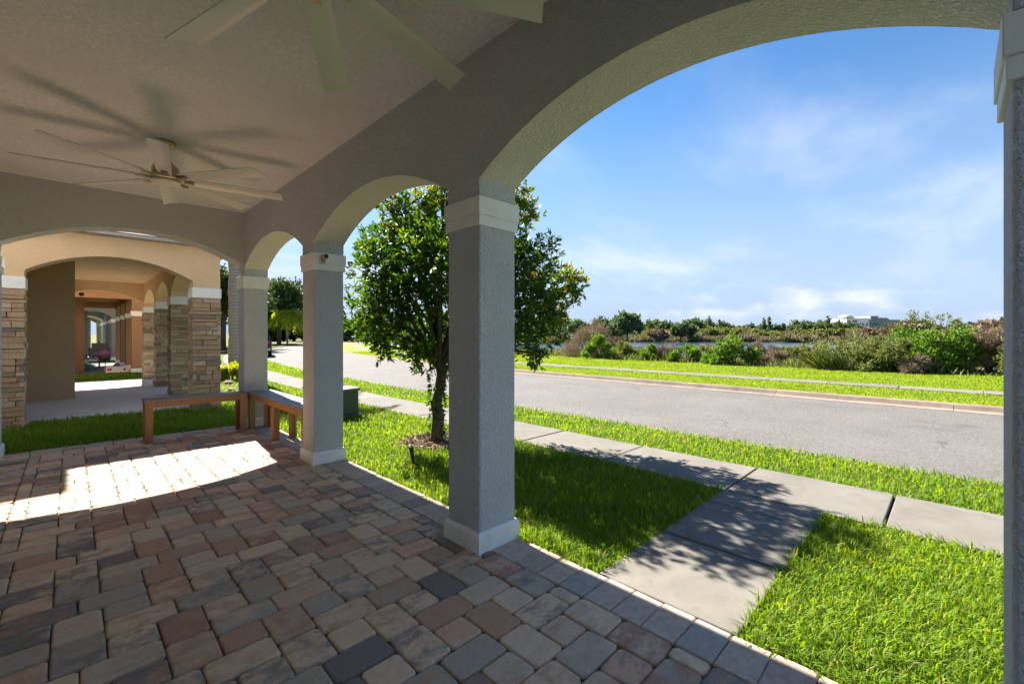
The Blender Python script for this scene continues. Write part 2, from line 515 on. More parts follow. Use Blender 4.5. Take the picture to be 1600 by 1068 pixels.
def empty(name, loc, label, cat, group=None, rz=0.0):
    o = bpy.data.objects.new(name, None)
    COL.objects.link(o)
    o.location = loc
    o.rotation_euler = (0, 0, rz)
    o.empty_display_size = 0.2
    return tag(o, label, cat, group)

def link_mesh(name, me, parent=None, loc=(0, 0, 0)):
    o = bpy.data.objects.new(name, me)
    COL.objects.link(o)
    if parent:
        o.parent = parent
    o.location = loc
    return o

class MB:
    def __init__(s):
        s.v, s.f = [], []
    def add(s, vs, fs):
        n = len(s.v)
        s.v += [tuple(p) for p in vs]
        s.f += [tuple(i + n for i in f) for f in fs]
        return s
    def box(s, x0, x1, y0, y1, z0, z1):
        return s.add([(x0, y0, z0), (x1, y0, z0), (x1, y1, z0), (x0, y1, z0), (x0, y0, z1), (x1, y0, z1), (x1, y1, z1), (x0, y1, z1)],
                     [(0, 3, 2, 1), (4, 5, 6, 7), (0, 1, 5, 4), (1, 2, 6, 5), (2, 3, 7, 6), (3, 0, 4, 7)])
    def prism(s, poly, z0, z1):
        n = len(poly)
        return s.add([(x, y, z0) for x, y in poly] + [(x, y, z1) for x, y in poly],
                     [tuple(range(n - 1, -1, -1)), tuple(range(n, 2 * n))] + [(i, (i + 1) % n, n + (i + 1) % n, n + i) for i in range(n)])
    def lathe(s, prof, seg=24, c=(0, 0, 0)):
        vs, fs = [], []
        m = len(prof)
        for r, z in prof:
            for k in range(seg):
                a = 2 * math.pi * k / seg
                vs.append((c[0] + r * math.cos(a), c[1] + r * math.sin(a), c[2] + z))
        for i in range(m - 1):
            for k in range(seg):
                k2 = (k + 1) % seg
                fs.append((i * seg + k, i * seg + k2, (i + 1) * seg + k2, (i + 1) * seg + k))
        fs.append(tuple(range(seg - 1, -1, -1)))
        fs.append(tuple((m - 1) * seg + k for k in range(seg)))
        return s.add(vs, fs)
    def tube(s, pts, rad, seg=8):
        pts = [Vector(p) for p in pts]
        if isinstance(rad, (int, float)):
            rad = [rad] * len(pts)
        vs, fs = [], []
        up = Vector((0.3, 0.2, 1)).normalized()
        for i, p in enumerate(pts):
            d = (pts[min(i + 1, len(pts) - 1)] - pts[max(i - 1, 0)]).normalized()
            a = d.cross(up)
            if a.length < 0.05:
                a = d.cross(Vector((1, 0, 0)))
            a.normalize()
            b = d.cross(a)
            for k in range(seg):
                t = 2 * math.pi * k / seg
                vs.append(p + (a * math.cos(t) + b * math.sin(t)) * rad[i])
        for i in range(len(pts) - 1):
            for k in range(seg):
                k2 = (k + 1) % seg
                fs.append((i * seg + k, i * seg + k2, (i + 1) * seg + k2, (i + 1) * seg + k))
        fs.append(tuple(range(seg - 1, -1, -1)))
        fs.append(tuple((len(pts) - 1) * seg + k for k in range(seg)))
        return s.add(vs, fs)
    def mesh(s, name, mat, off=(0, 0, 0), smooth=False):
        me = bpy.data.meshes.new(name)
        me.from_pydata([(x - off[0], y - off[1], z - off[2]) for x, y, z in s.v], [], s.f)
        me.materials.append(mat)
        bm = bmesh.new()
        bm.from_mesh(me)
        bmesh.ops.recalc_face_normals(bm, faces=bm.faces)
        bm.to_mesh(me)
        bm.free()
        if smooth:
            me.polygons.foreach_set('use_smooth', [True] * len(me.polygons))
        me.update()
        return me
    def build(s, name, mat, parent=None, off=None, smooth=False, bevel=0.0):
        """vertices are in world space; off is the world origin of the parent (taken from it by default)"""
        if off is None:
            off = WORLD.get(parent.name, (0, 0, 0)) if parent else (0, 0, 0)
        o = link_mesh(name, s.mesh(name, mat, off, smooth), parent)
        WORLD[o.name] = off
        if bevel:
            b = o.modifiers.new('bevel', 'BEVEL')
            b.width = bevel
            b.segments = 2
            b.limit_method = 'ANGLE'
            b.angle_limit = R(40)
        return o
WORLD = {}
def root(name, loc, label, cat, group=None):
    o = empty(name, loc, label, cat, group)
    WORLD[o.name] = tuple(loc)
    return o

def np_mesh(name, verts, tris, tint=None, mat=None, smooth=False):
    """verts (N,3), tris (M,3) numpy -> mesh, with an optional per-vertex tint attribute"""
    me = bpy.data.meshes.new(name)
    me.vertices.add(len(verts))
    me.vertices.foreach_set('co', np.ascontiguousarray(verts, dtype=np.float32).ravel())
    nl = tris.size
    me.loops.add(nl)
    me.loops.foreach_set('vertex_index', np.ascontiguousarray(tris, dtype=np.int32).ravel())
    me.polygons.add(len(tris))
    me.polygons.foreach_set('loop_start', np.arange(0, nl, 3, dtype=np.int32))
    me.update(calc_edges=True)
    if tint is not None:
        a = me.attributes.new('tint', 'FLOAT', 'POINT')
        a.data.foreach_set('value', np.ascontiguousarray(tint, dtype=np.float32))
    if smooth:
        me.polygons.foreach_set('use_smooth', np.ones(len(tris), dtype=bool))
    if mat:
        me.materials.append(mat)
    return me

def unit(a):
    return a / np.maximum(np.linalg.norm(a, axis=1, keepdims=True), 1e-9)

def leaves(P, D, L, Wd, g, fold=0.25, tint=None, droop=0.0):
    """rhombic, slightly folded leaves: base P, direction D, length L, width Wd -> verts, tris, tint"""
    n = len(P)
    D = unit(D)
    side = unit(np.cross(D, unit(g.normal(size=(n, 3)))))
    nor = np.cross(side, D)
    L = np.broadcast_to(L, (n,))[:, None]
    Wd = np.broadcast_to(Wd, (n,))[:, None]
    mid = P + D * L * 0.5
    a = mid + side * Wd * 0.5 + nor * Wd * fold
    b = mid - side * Wd * 0.5 + nor * Wd * fold
    tip = P + D * L
    tip[:, 2] -= droop * L[:, 0]
    V = np.stack([P, a, tip, b], 1).reshape(-1, 3)
    i = np.arange(n)[:, None] * 4
    T = np.concatenate([i + np.array([[0, 1, 2]]), i + np.array([[0, 2, 3]])], 0)
    if tint is None:
        tint = g.random(n)
    return V, T, np.repeat(tint, 4)

def join_np(parts):
    vs, ts, ti, n = [], [], [], 0
    for V, T, t in parts:
        vs.append(V); ts.append(T + n); ti.append(t)
        n += len(V)
    return np.concatenate(vs), np.concatenate(ts), np.concatenate(ti)

# ------------------------------------------------------------------ plan of the street (metres; +X to the street, +Y along it)
FL_X0, FL_X1 = -0.55, 2.12          # porch paving
FL_Y0, FL_Y1 = -0.60, 7.60
PX0, PX1 = 1.79, 2.105               # pillars of the porch, inner and outer face
PW = PX1 - PX0
PY = [-0.432, 2.075, 4.70, 7.31]     # near face of each pillar
PL = 0.32
Z_SPRING, Z_CROWN, Z_CEIL = 2.32, 2.64, 3.12
SW0, SW1 = 4.05, 4.95                # near pavement
RD0, RD1 = 6.05, 11.90               # carriageway
FS0, FS1 = 14.75, 15.55              # far pavement
BUSH_X = 21.6
def bend(y):
    return 0.0055 * max(0.0, y - 10.0) ** 2

def strip_mesh(name, x0, x1, y0, y1, z, mat, step=2.0, skirt=0.0):
    n = max(1, int((y1 - y0) / step))
    mb = MB()
    ys = [y0 + (y1 - y0) * i / n for i in range(n + 1)]
    vs, fs = [], []
    for y in ys:
        b = bend(y)
        a0 = x0 + b if x0 > 3 else x0
        vs += [(a0, y, z), (x1 + b, y, z)]
    for i in range(n):
        fs.append((2 * i, 2 * i + 1, 2 * i + 3, 2 * i + 2))
    mb.add(vs, fs)
    return mb.build(name, mat)

# ground: one sheet to the horizon, hollowed where the pond lies
def pond_depth(x, y):
    # pond is an ellipse, deeper towards its middle
    e = ((x - 84) / 59.0) ** 2 + ((y - 28) / 46.0) ** 2
    return -1.1 * np.clip((1.12 - e) / 0.22, 0, 1)
gx = np.concatenate([[-2500, -900, -300, -100, -40, 0, 15, 20], np.arange(22, 150, 3.0), [155, 170, 200, 260, 400, 800, 2500]])
gy = np.concatenate([[-2500, -900, -300, -120, -70, -45, -30], np.arange(-24, 80, 3.0), [85, 100, 130, 180, 300, 700, 2500]])
GX, GY = np.meshgrid(gx, gy, indexing='ij')
GZ = -0.13 + pond_depth(GX, GY)
vv = np.stack([GX, GY, GZ], -1).reshape(-1, 3)
ni, nj = GX.shape
ii, jj = np.meshgrid(np.arange(ni - 1), np.arange(nj - 1), indexing='ij')
a0 = (ii * nj + jj).ravel()
tt = np.concatenate([np.stack([a0, a0 + nj, a0 + nj + 1], 1), np.stack([a0, a0 + nj + 1, a0 + 1], 1)])
tag(link_mesh('ground', np_mesh('ground', vv, tt, None, M['ground'], True)), kind='structure')
WATER_Z = -0.75
wp = [(84 + 60.5 * math.cos(2 * math.pi * k / 64), 28 + 47.5 * math.sin(2 * math.pi * k / 64)) for k in range(64)]
mb = MB()
mb.add([(x, y, WATER_Z) for x, y in wp], [tuple(range(64))])
tag(mb.build('pond_water', M['water']), kind='structure')

tag(strip_mesh('lawn', -14, SW0 + 0.02, -8, 75, -0.035, M['lawn']), kind='structure')
tag(strip_mesh('verge', SW1 - 0.02, RD0, -8, 75, -0.035, M['lawn']), kind='structure')
tag(strip_mesh('road', RD0 - 0.15, RD1 + 0.15, -40, 110, -0.075, M['asphalt'], 1.5), kind='structure')
tag(strip_mesh('far_verge', RD1 + 0.2, FS0 + 0.02, -40, 110, -0.02, M['far_lawn']), kind='structure')
tag(strip_mesh('far_lawn', FS1 - 0.02, BUSH_X + 1.5, -40, 110, -0.02, M['far_lawn']), kind='structure')

# kerb on the far side, in cast lengths
kerb = tag(bpy.data.objects.new('kerb', None), kind='structure')
COL.objects.link(kerb)
y = -12.0
while y < 60:
    L = 3.0
    mb = MB()
    b0, b1 = bend(y), bend(y + L)
    g = 0.004
    prof = [(RD1 - 0.28, -0.068), (RD1 - 0.02, -0.055), (RD1 + 0.03, 0.02), (RD1 + 0.05, 0.035), (RD1 + 0.21, 0.035), (RD1 + 0.21, -0.12), (RD1 - 0.28, -0.12)]
    n = len(prof)
    vs = [(px + b0, y + g, pz) for px, pz in prof] + [(px + b1, y + L - g, pz) for px, pz in prof]
    fs = [(i, (i + 1) % n, n + (i + 1) % n, n + i) for i in range(n)] + [tuple(range(n - 1, -1, -1)), tuple(range(n, 2 * n))]
    mb.add(vs, fs).build('kerb_stone', M['kerb'], kerb)
    y += L

def slab_row(rootname, x0, x1, cuts, top, mat, label=None):
    r = tag(bpy.data.objects.new(rootname, None), kind='structure')
    COL.objects.link(r)
    for c0, c1 in zip(cuts[:-1], cuts[1:]):
        g = 0.009
        b0, b1 = bend(c0), bend(c1)
        t = top + rnd.uniform(-0.004, 0.004)
        mb = MB()
        lo = -0.10
        mb.add([(x0 + b0, c0 + g, lo), (x1 + b0, c0 + g, lo), (x1 + b1, c1 - g, lo), (x0 + b1, c1 - g, lo),
                (x0 + b0, c0 + g, t), (x1 + b0, c0 + g, t), (x1 + b1, c1 - g, t), (x0 + b1, c1 - g, t)],
               [(0, 3, 2, 1), (4, 5, 6, 7), (0, 1, 5, 4), (1, 2, 6, 5), (2, 3, 7, 6), (3, 0, 4, 7)])
        mb.build('slab', mat, r, bevel=0.008)
    return r
cuts = [-4.5, -3.3, -2.1, -0.87, 0.35, 1.41, 2.68, 3.90] + [3.90 + 1.22 * k for k in range(1, 42)]
slab_row('pavement', SW0, SW1, cuts, 0.0, M['walk'])
slab_row('far_pavement', FS0, FS1, [-20 + 1.5 * k for k in range(62)], 0.012, M['walk'])
# front walk from the porch to the pavement
walk = tag(bpy.data.objects.new('front_walk', None), kind='structure')
COL.objects.link(walk)
WK0, WK1 = 0.69, 1.43
for x0, x1 in ((FL_X1 + 0.006, 2.90), (2.90, 3.69), (3.69, SW0)):
    MB().box(x0 + 0.006, x1 - 0.006, WK0, WK1, -0.10, -0.004 + rnd.uniform(-0.003, 0.003)).build('slab', M['walk'], walk, bevel=0.008)

# ------------------------------------------------------------------ porch paving: a 6x9 / 6x6 lattice with a soldier border
floor = MB().box(FL_X0 - 0.3, FL_X1 - 0.004, FL_Y0, FL_Y1 - 0.004, -0.14, -0.016).build('porch_floor', M['sand'])
tag(floor, kind='structure')
pieces = []                      # (x0, x1, y0, y1, border?)
UX, UY = 0.1755, 0.1645
OX, OY = 0.64, 1.85
BX0, BX1 = OX - 5.5 * UX, OX + 7 * UX         # field limits inside the borders
BY1 = OY + 34 * UY
tile = [(0, 1, 0, 1.5), (0, 1, 1.5, 3), (1, 2, 0, 1), (1, 2, 2, 3), (1, 2.5, 1, 2), (-1.5, 0, 1, 2)]
for i in range(-30, 31):
    for j in range(-30, 31):
        cx, cy = 2 * (i + j), 2 * (i - j)
        if abs(cx) > 24 or abs(cy) > 60:
            continue
        for a, b, c, d in tile:
            x0, x1 = OX + (cx + a) * UX, OX + (cx + b) * UX
            y0, y1 = OY + (cy + c) * UY, OY + (cy + d) * UY
            x0, x1 = max(x0, BX0), min(x1, BX1)
            y0, y1 = max(y0, FL_Y0), min(y1, BY1)
            if x1 - x0 > 0.025 and y1 - y0 > 0.025:
                pieces.append((x0, x1, y0, y1, False))
y = FL_Y0
k = 0
while y < FL_Y1 - 0.02:
    y1 = min(y + 0.163, FL_Y1)
    pieces.append((BX1, FL_X1, y, y1, True))
    y = y1
y = FL_Y0
while y < FL_Y1 - 0.02:
    y1 = min(y + 0.142, FL_Y1)
    pieces.append((FL_X0, BX0, y, y1, False))
    y = y1
x = BX0
while x < BX1 - 0.02:
    x1 = min(x + 0.235, BX1)
    pieces.append((x, x1, BY1, FL_Y1, True))
    x = x1

def paver_shape(w, l, g, crisp=False):
    """tumbled paver round the origin: rounded octagonal plan, chamfered top; g = rng for uneven edges"""
    j = 0.0016 if crisp else 0.0024
    hx, hy = w / 2 - j, l / 2 - j
    c = min(0.006 if crisp else 0.016, hx * 0.4, hy * 0.4)
    plan = [(-hx + c, -hy), (hx - c, -hy), (hx, -hy + c), (hx, hy - c), (hx - c, hy), (-hx + c, hy), (-hx, hy - c), (-hx, -hy + c)]
    plan = [(px + g.uniform(-0.002, 0.002), py + g.uniform(-0.002, 0.002)) for px, py in plan]
    rings = []
    for inset, z in ((0.0, -0.05), (0.0, -0.008), (0.002, -0.003), (0.006, 0.0)) if crisp else ((0.0, -0.05), (0.0, -0.011), (0.003, -0.003), (0.009, 0.0)):
        rings.append([(px - math.copysign(min(inset, abs(px)), px), py - math.copysign(min(inset, abs(py)), py), z + (g.uniform(-0.0006, 0.0006))) for px, py in plan])
    vs = [p for r_ in rings for p in r_]
    fs = []
    for r_ in range(3):
        for i in range(8):
            i2 = (i + 1) % 8
            fs.append((r_ * 8 + i, r_ * 8 + i2, (r_ + 1) * 8 + i2, (r_ + 1) * 8 + i))
    fs.append(tuple(range(24, 32)))
    return vs, fs

def screen_area(p):
    cx, cy = (p[0] + p[1]) / 2, (p[2] + p[3]) / 2
    d = (cx + cy) * 0.7071
    lat = (cx - cy) * 0.7071
    if d < 0.3:
        return 0
    u, v = 800 + 690 * lat / d, 523 + 690 * CAM_H / d
    if u < -60 or u > 1660 or v > 1130:
        return 0
    # pillars hide what lies behind them only a little; ignore
    return (p[1] - p[0]) * (p[3] - p[2]) / d ** 3
pieces.sort(key=screen_area, reverse=True)
shape_cache = {}
stuff = {False: MB(), True: MB()}
prn = random.Random(5)
for n, p in enumerate(pieces):
    w, l = p[1] - p[0], p[3] - p[2]
    cx, cy = (p[0] + p[1]) / 2, (p[2] + p[3]) / 2
    dz = prn.uniform(-0.0025, 0.0015)
    tx, ty, rz = prn.gauss(0, 0.006), prn.gauss(0, 0.006), prn.gauss(0, 0.008)
    if n < 299 and screen_area(p) > 0:
        key = (round(w, 3), round(l, 3), p[4], prn.randrange(4))
        if key not in shape_cache:
            vs, fs = paver_shape(w, l, prn, p[4])
            shape_cache[key] = MB().add(vs, fs).mesh('border_paver' if p[4] else 'paver', M['border'] if p[4] else M['paver'])
        o = link_mesh('border_paver' if p[4] else 'paver', shape_cache[key], floor, (cx, cy, dz))
        o.rotation_euler = (tx, ty, rz)
    else:
        vs, fs = paver_shape(w, l, prn, p[4])
        mt = Matrix.Translation((cx, cy, dz)) @ Matrix.Rotation(rz, 4, 'Z') @ Matrix.Rotation(tx, 4, 'X') @ Matrix.Rotation(ty, 4, 'Y')
        stuff[p[4]].add([mt @ Vector(v_) for v_ in vs], fs)
tag(stuff[False].build('far_pavers', M['paver'], floor), kind='stuff')
tag(stuff[True].build('far_border_pavers', M['border'], floor), kind='stuff')

# ------------------------------------------------------------------ houses with arched porches
def arch_pts(s0, s1, zs, zc, n=28):
    """segmental (circular) arch from s0 to s1"""
    half, rise = (s1 - s0) / 2, zc - zs
    rad = (half * half + rise * rise) / (2 * rise)
    out = []
    for i in range(n + 1):
        s = -half + 2 * half * i / n
        out.append((s0 + half + s, zc - rad + math.sqrt(rad * rad - s * s)))
    return out

def arcade(name, along, a0, a1, t0, t1, solids, openings, z_pier, z_top, mat, parent, flat=None, soffit_mat=None):
    """wall above pillars: along = 'x' or 'y'; a0..a1 extent, t0..t1 thickness; openings = (s0, s1, zs, zc)"""
    low = []                               # lower outline, left to right
    cur = a0
    for s0, s1, zs, zc in openings:
        low += [(cur, z_pier), (s0, z_pier)]
        if flat is None:
            low += arch_pts(s0, s1, zs, zc)
        else:
            low += [(s0, zc), (s1, zc)]
        low.append((s1, z_pier))
        cur = s1
    low += [(cur, z_pier), (a1, z_pier)]
    cl = [low[0]]
    for p in low[1:]:
        if abs(p[0] - cl[-1][0]) > 1e-5 or abs(p[1] - cl[-1][1]) > 1e-5:
            cl.append(p)
    mb = MB()
    P = (lambda s, t, z: (s, t, z)) if along == 'x' else (lambda s, t, z: (t, s, z))
    n = len(cl)
    vs = []
    for s, z in cl:
        vs += [P(s, t0, z), P(s, t1, z), P(s, t0, z_top), P(s, t1, z_top)]
    fs = []
    for i in range(n - 1):
        a, b = 4 * i, 4 * i + 4
        fs.append((a, a + 1, b + 1, b))                       # underside
        if abs(cl[i + 1][0] - cl[i][0]) > 1e-5:
            fs.append((a, b, b + 2, a + 2))
            fs.append((a + 1, a + 3, b + 3, b + 1))
            fs.append((a + 2, b + 2, b + 3, a + 3))
    fs.append((0, 2, 3, 1))
    e = 4 * (n - 1)
    fs.append((e, e + 1, e + 3, e + 2))
    mb.add(vs, fs)
    o = mb.build(name, mat, parent)
    if soffit_mat:
        o.data.materials.append(soffit_mat)
        for pl in o.data.polygons:
            c = pl.center
            if abs(pl.normal.z) > 0.3 and pl.normal.z < 0 and c.z > z_pier + 0.005 + 0.0:
                pl.material_index = 1
    return o

def pillar(house, x0, x1, y0, y1, ztop, mat, trim, cap=(2.03, 2.21), base_h=0.125, stone=None, base=True):
    sh = MB().box(x0, x1, y0, y1, -0.02, ztop).build('pillar', mat, house, bevel=0.012)
    z0, z1 = cap
    zm = z0 + (z1 - z0) * 0.36
    MB().box(x0 - 0.020, x1 + 0.020, y0 - 0.020, y1 + 0.020, zm, z1).build('capital', trim, sh, bevel=0.004)
    MB().box(x0 - 0.013, x1 + 0.013, y0 - 0.013, y1 + 0.013, z0, zm + 0.001).build('capital_band', trim, sh, bevel=0.004)
    if base:
        mb = MB().box(x0 - 0.020, x1 + 0.020, y0 - 0.020, y1 + 0.020, -0.02, base_h - 0.022)
        a, b = 0.020, 0.006
        mb.add([(x0 - a, y0 - a, base_h - 0.022), (x1 + a, y0 - a, base_h - 0.022), (x1 + a, y1 + a, base_h - 0.022), (x0 - a, y1 + a, base_h - 0.022),
                (x0 - b, y0 - b, base_h), (x1 + b, y0 - b, base_h), (x1 + b, y1 + b, base_h), (x0 - b, y1 + b, base_h)],
               [(4, 5, 6, 7), (0, 1, 5, 4), (1, 2, 6, 5), (2, 3, 7, 6), (3, 0, 4, 7)])
        mb.build('base_trim', trim, sh)
    return sh

# --- the grey house whose porch we stand in
house = root('grey_house', (0.6, 3.5, 0), 'grey stucco house whose arched porch with white banded pillars frames the view', 'house')
for i, y0 in enumerate(PY):
    pillar(house, PX0, PX1, y0, y0 + PL, 2.225, M['grey_stucco'], M['trim'])
for y0 in (PY[0], PY[3]):
    pillar(house, -0.90, -0.55, y0, y0 + PL, 2.225, M['grey_stucco'], M['trim'])
ops = [(PY[i] + PL, PY[i + 1], Z_SPRING, Z_CROWN) for i in range(3)]
arcade('arcade_wall', 'y', PY[0], PY[3] + PL, PX0, PX1, None, ops, 2.22, Z_CEIL + 0.05, M['grey_stucco'], house, soffit_mat=M['soffit_bounce'])
for y0, yy in ((PY[0], 'near'), (PY[3], 'far')):
    arcade('end_wall', 'x', -0.90, PX0 + 0.08, y0 + 0.004, y0 + PL - 0.004, None, [(-0.55, PX0 - 0.003, Z_SPRING + 0.04, 2.69)], 2.22, Z_CEIL + 0.05, M['grey_stucco'], house, soffit_mat=M['soffit_bounce'])
MB().box(-0.89, PX0 + 0.10, PY[0] + 0.10, PY[3] + PL - 0.10, Z_CEIL, Z_CEIL + 0.04).build('ceiling', M['ceiling'], house)
MB().box(-8.5, -0.60, PY[0] - 0.8, PY[3] + PL + 0.15, -0.05, 5.6).build('wall', M['grey_stucco'], house)
# roof over the porch and eaves over the body
MB().prism([(-0.595, PY[0] - 0.25), (PX1 + 0.26, PY[0] - 0.25), (PX1 + 0.26, PY[3] + PL + 0.25), (-0.595, PY[3] + PL + 0.25)], Z_CEIL + 0.06, Z_CEIL + 0.14).build('soffit', M['soffit'], house)
mb = MB()
e0, e1, e2 = PX1 + 0.30, PY[0] - 0.3, PY[3] + PL + 0.3
zr = Z_CEIL + 0.145
mb.add([(-0.595, e1, zr), (e0, e1, zr), (e0, e2, zr), (-0.595, e2, zr), (-0.595, e1 + 0.9, zr + 1.0), (-0.595, e2 - 0.9, zr + 1.0), (e0, e1, zr + 0.1), (e0, e2, zr + 0.1), (-0.595, e1, zr + .1), (-0.595, e2, zr + .1)],
       [(0, 3, 2, 1), (0, 1, 6, 8), (1, 2, 7, 6), (2, 3, 9, 7), (6, 7, 5, 4), (8, 6, 4), (7, 9, 5), (0, 8, 4, 5, 9, 3)])
mb.build('porch_roof', M['roof'], house)

# --- neighbours, one after the other along the street
def wall_windows(h, xw, ys, mat):
    for yc in ys:
        f = MB().box(xw - 0.01, xw + 0.03, yc - 0.42, yc + 0.42, 0.9, 2.1).build('window', M['white_paint'], h)
        MB().box(xw + 0.005, xw + 0.036, yc - 0.36, yc + 0.36, 0.96, 2.04).build('pane', M['glass'], f)

def neighbour(name, y0s, x0, w, pl, wall, inner, label, style, xw_near, xw, jog, zceil, end_left, upper, lights=True, stone_parts=0, trim=M['trim'], capz=(2.03, 2.21), wing=None):
    """y0s: near face of each pillar; x0..x0+w pillars; xw: front wall plane beyond the jog, xw_near before it"""
    yN, yF = y0s[0], y0s[-1] + pl
    h = root(name, (x0 - 1.5, (yN + yF) / 2, 0), label, 'house', 'arched porch houses along the street')
    slab = MB().box(-0.95, x0 + w + 0.05, yN + 0.32, yF + 0.05, -0.12, 0.0).build('porch_slab', M['slab'] if style != 'lintel' else M['walk'], h, bevel=0.01)
    spots = [(x0, y0, 0) for y0 in y0s] + [(end_left - w, yN, 0)]
    for n, (px, py, _) in enumerate(spots):
        if style == 'stone':
            inset = 0.035
            sh = MB().box(px + inset, px + w - inset, py + inset, py + pl - inset, -0.05, 2.03).build('pillar', M['mortar'], h)
            MB().box(px - 0.01, px + w + 0.01, py - 0.01, py + pl + 0.01, capz[0], capz[1]).build('capital', trim, sh, bevel=0.006)
            parts_here = n in (0, 4)
            st = MB()
            z = -0.03
            sr = random.Random(100 + n)
            while z < 2.02:
                hgt = min(sr.choice([0.055, 0.068, 0.08, 0.095]), 2.028 - z)
                if 2.028 - (z + hgt) < 0.03:
                    hgt = 2.028 - z
                faces = ('-y', '+x', '-x', '+y')
                for fc in faces:
                    t = 0.0
                    full = w if fc in ('-y', '+y') else pl
                    while t < full - 1e-4:
                        ln = sr.choice([0.10, 0.15, 0.2, 0.27, 0.34, 0.43])
                        if full - (t + ln) < 0.08:
                            ln = full - t
                        g = 0.004
                        pr = sr.uniform(-0.012, 0.016)
                        a, b = t + g, t + ln - g
                        zz0, zz1 = z + 0.003, z + hgt - 0.004
                        if fc == '-y': bb = (px + a, px + b, py - pr, py + 0.05)
                        elif fc == '+y': bb = (px + a, px + b, py + pl - 0.05, py + pl + pr)
                        elif fc == '-x': bb = (px - pr, px + 0.05, py + a, py + b)
                        else: bb = (px + w - 0.05, px + w + pr, py + a, py + b)
                        # rough-cut block: the eight corners jittered
                        vs = [(bb[i] + sr.uniform(-.004, .004), bb[2 + j] + sr.uniform(-.004, .004), (zz0, zz1)[k] + sr.uniform(-.003, .003)) for k in (0, 1) for j in (0, 1) for i in (0, 1)]
                        fs = [(0, 2, 3, 1), (4, 5, 7, 6), (0, 1, 5, 4), (2, 6, 7, 3), (0, 4, 6, 2), (1, 3, 7, 5)]
                        vis = fc in (('-y', '-x') if n == 0 else ('-y', '+x'))
                        if parts_here and vis:
                            MB().add(vs, fs).build('stone', M['stone'], sh)
                        else:
                            st.add(vs, fs)
                        t += ln
                z += hgt
            tag(st.build('stone_cladding', M['stone'], sh), kind='stuff')
            MB().box(px + 0.005, px + w - 0.005, py + 0.005, py + pl - 0.005, capz[1], 2.3).build('pillar_neck', wall, h)
        else:
            pillar(h, px, px + w, py, py + pl, 2.24, wall, trim, capz, 0.14)
    zp = 2.235 if style != 'stone' else 2.29
    zs, zc = (2.32, 2.63)
    fl = True if style == 'lintel' else None
    ops_ = [(y0s[i] + pl, y0s[i + 1], zs, zc) for i in range(len(y0s) - 1)]
    arcade('arcade_wall', 'y', yN + 0.012, yF - 0.012, x0 + 0.006, x0 + w - 0.006, None, ops_, zp, zceil + 0.05, wall, h, flat=fl)
    for yy in (yN, yF - pl):
        arcade('end_wall', 'x', end_left - w, x0 + w - 0.009, yy + 0.004, yy + pl - 0.004, None, [(end_left, x0 + 0.003, zs, zc)], zp, zceil + 0.05, wall, h, flat=fl)
    cm = {'stone': M['tan'], 'lintel': M['orange']}.get(style, M['ceiling'])
    MB().box(end_left - w, x0 + 0.05, yN + 0.05, yF - 0.05, zceil, zceil + 0.04).build('ceiling', cm, h)
    if lights:
        for yc in (jog + 0.3, jog + 2.2):
            MB().lathe([(0.075, -0.012), (0.085, 0.0)], 16, ((xw + x0) / 2 + 0.05, yc, zceil - 0.003)).build('recessed_light', M['frost'], h)
    # body: set back near us, forward beyond the jog
    MB().box(-8.0, xw, jog, yF + 0.3, -0.05, zceil + 0.048).build('wall', inner, h)
    MB().box(-8.0, xw_near, yN + 0.36, jog - 0.003, -0.05, zceil + 0.046).build('side_wall', inner, h)
    if style != 'stone':
        for q_ in range(3):
            yc = yN + 1.5 + q_ * 2.5
            MB().box(xw, xw + 0.07, yc, yc + 0.35, 0, zceil).build('pilaster', wall, h)
        wall_windows(h, xw, [yN + 2.6, yN + 5.1], None)
    # eaves, porch roof, upper storey with its own roof
    MB().box(-8.1, x0 + w + 0.28, yN - 0.23, yF + 0.38, zceil + 0.052, zceil + 0.10).build('soffit', M['soffit'], h)
    uy0, uz, ux1 = upper
    zr_ = zceil + 0.105
    MB().add([(-8.1, yN - 0.25, zr_), (x0 + w + 0.30, yN - 0.25, zr_), (x0 + w + 0.30, yF + 0.40, zr_), (-8.1, yF + 0.40, zr_),
              (-8.1, uy0, zr_ + 1.1), (x0 - 0.6, uy0, zr_ + 1.1), (x0 - 0.6, yF - 1.0, zr_ + 1.1), (-8.1, yF - 1.0, zr_ + 1.1)],
             [(0, 3, 2, 1), (0, 1, 5, 4), (1, 2, 6, 5), (2, 3, 7, 6), (3, 0, 4, 7), (4, 5, 6, 7)]).build('porch_roof', M['roof'], h)
    MB().box(-8.0, ux1 - 0.35, uy0 + 0.35, yF, zceil + 0.12, uz - 0.05).build('upper_wall', wall, h)
    MB().add([(-8.2, uy0, uz), (ux1, uy0, uz), (ux1, yF + 0.4, uz), (-8.2, yF + 0.4, uz), (-5, (uy0 + yF) / 2, uz + 1.4), (ux1 - 3, (uy0 + yF) / 2, uz + 1.4)],
             [(0, 3, 2, 1), (0, 1, 5, 4), (1, 2, 5), (2, 3, 4, 5), (3, 0, 4)]).build('roof', M['roof'], h)
    if wing:
        # forward wing of the upper storey, set over the body of the house
        wx, wy = wing
        MB().box(-8.0, wx - 0.3, wy + 0.3, uy0 + 0.345, zceil + 0.2, uz - 0.055).build('wing_wall', wall, h)
        MB().box(-8.2, wx, wy, uy0 - 0.004, uz - 0.05, uz + 0.04).build('wing_roof', M['roof'], h)
    return h

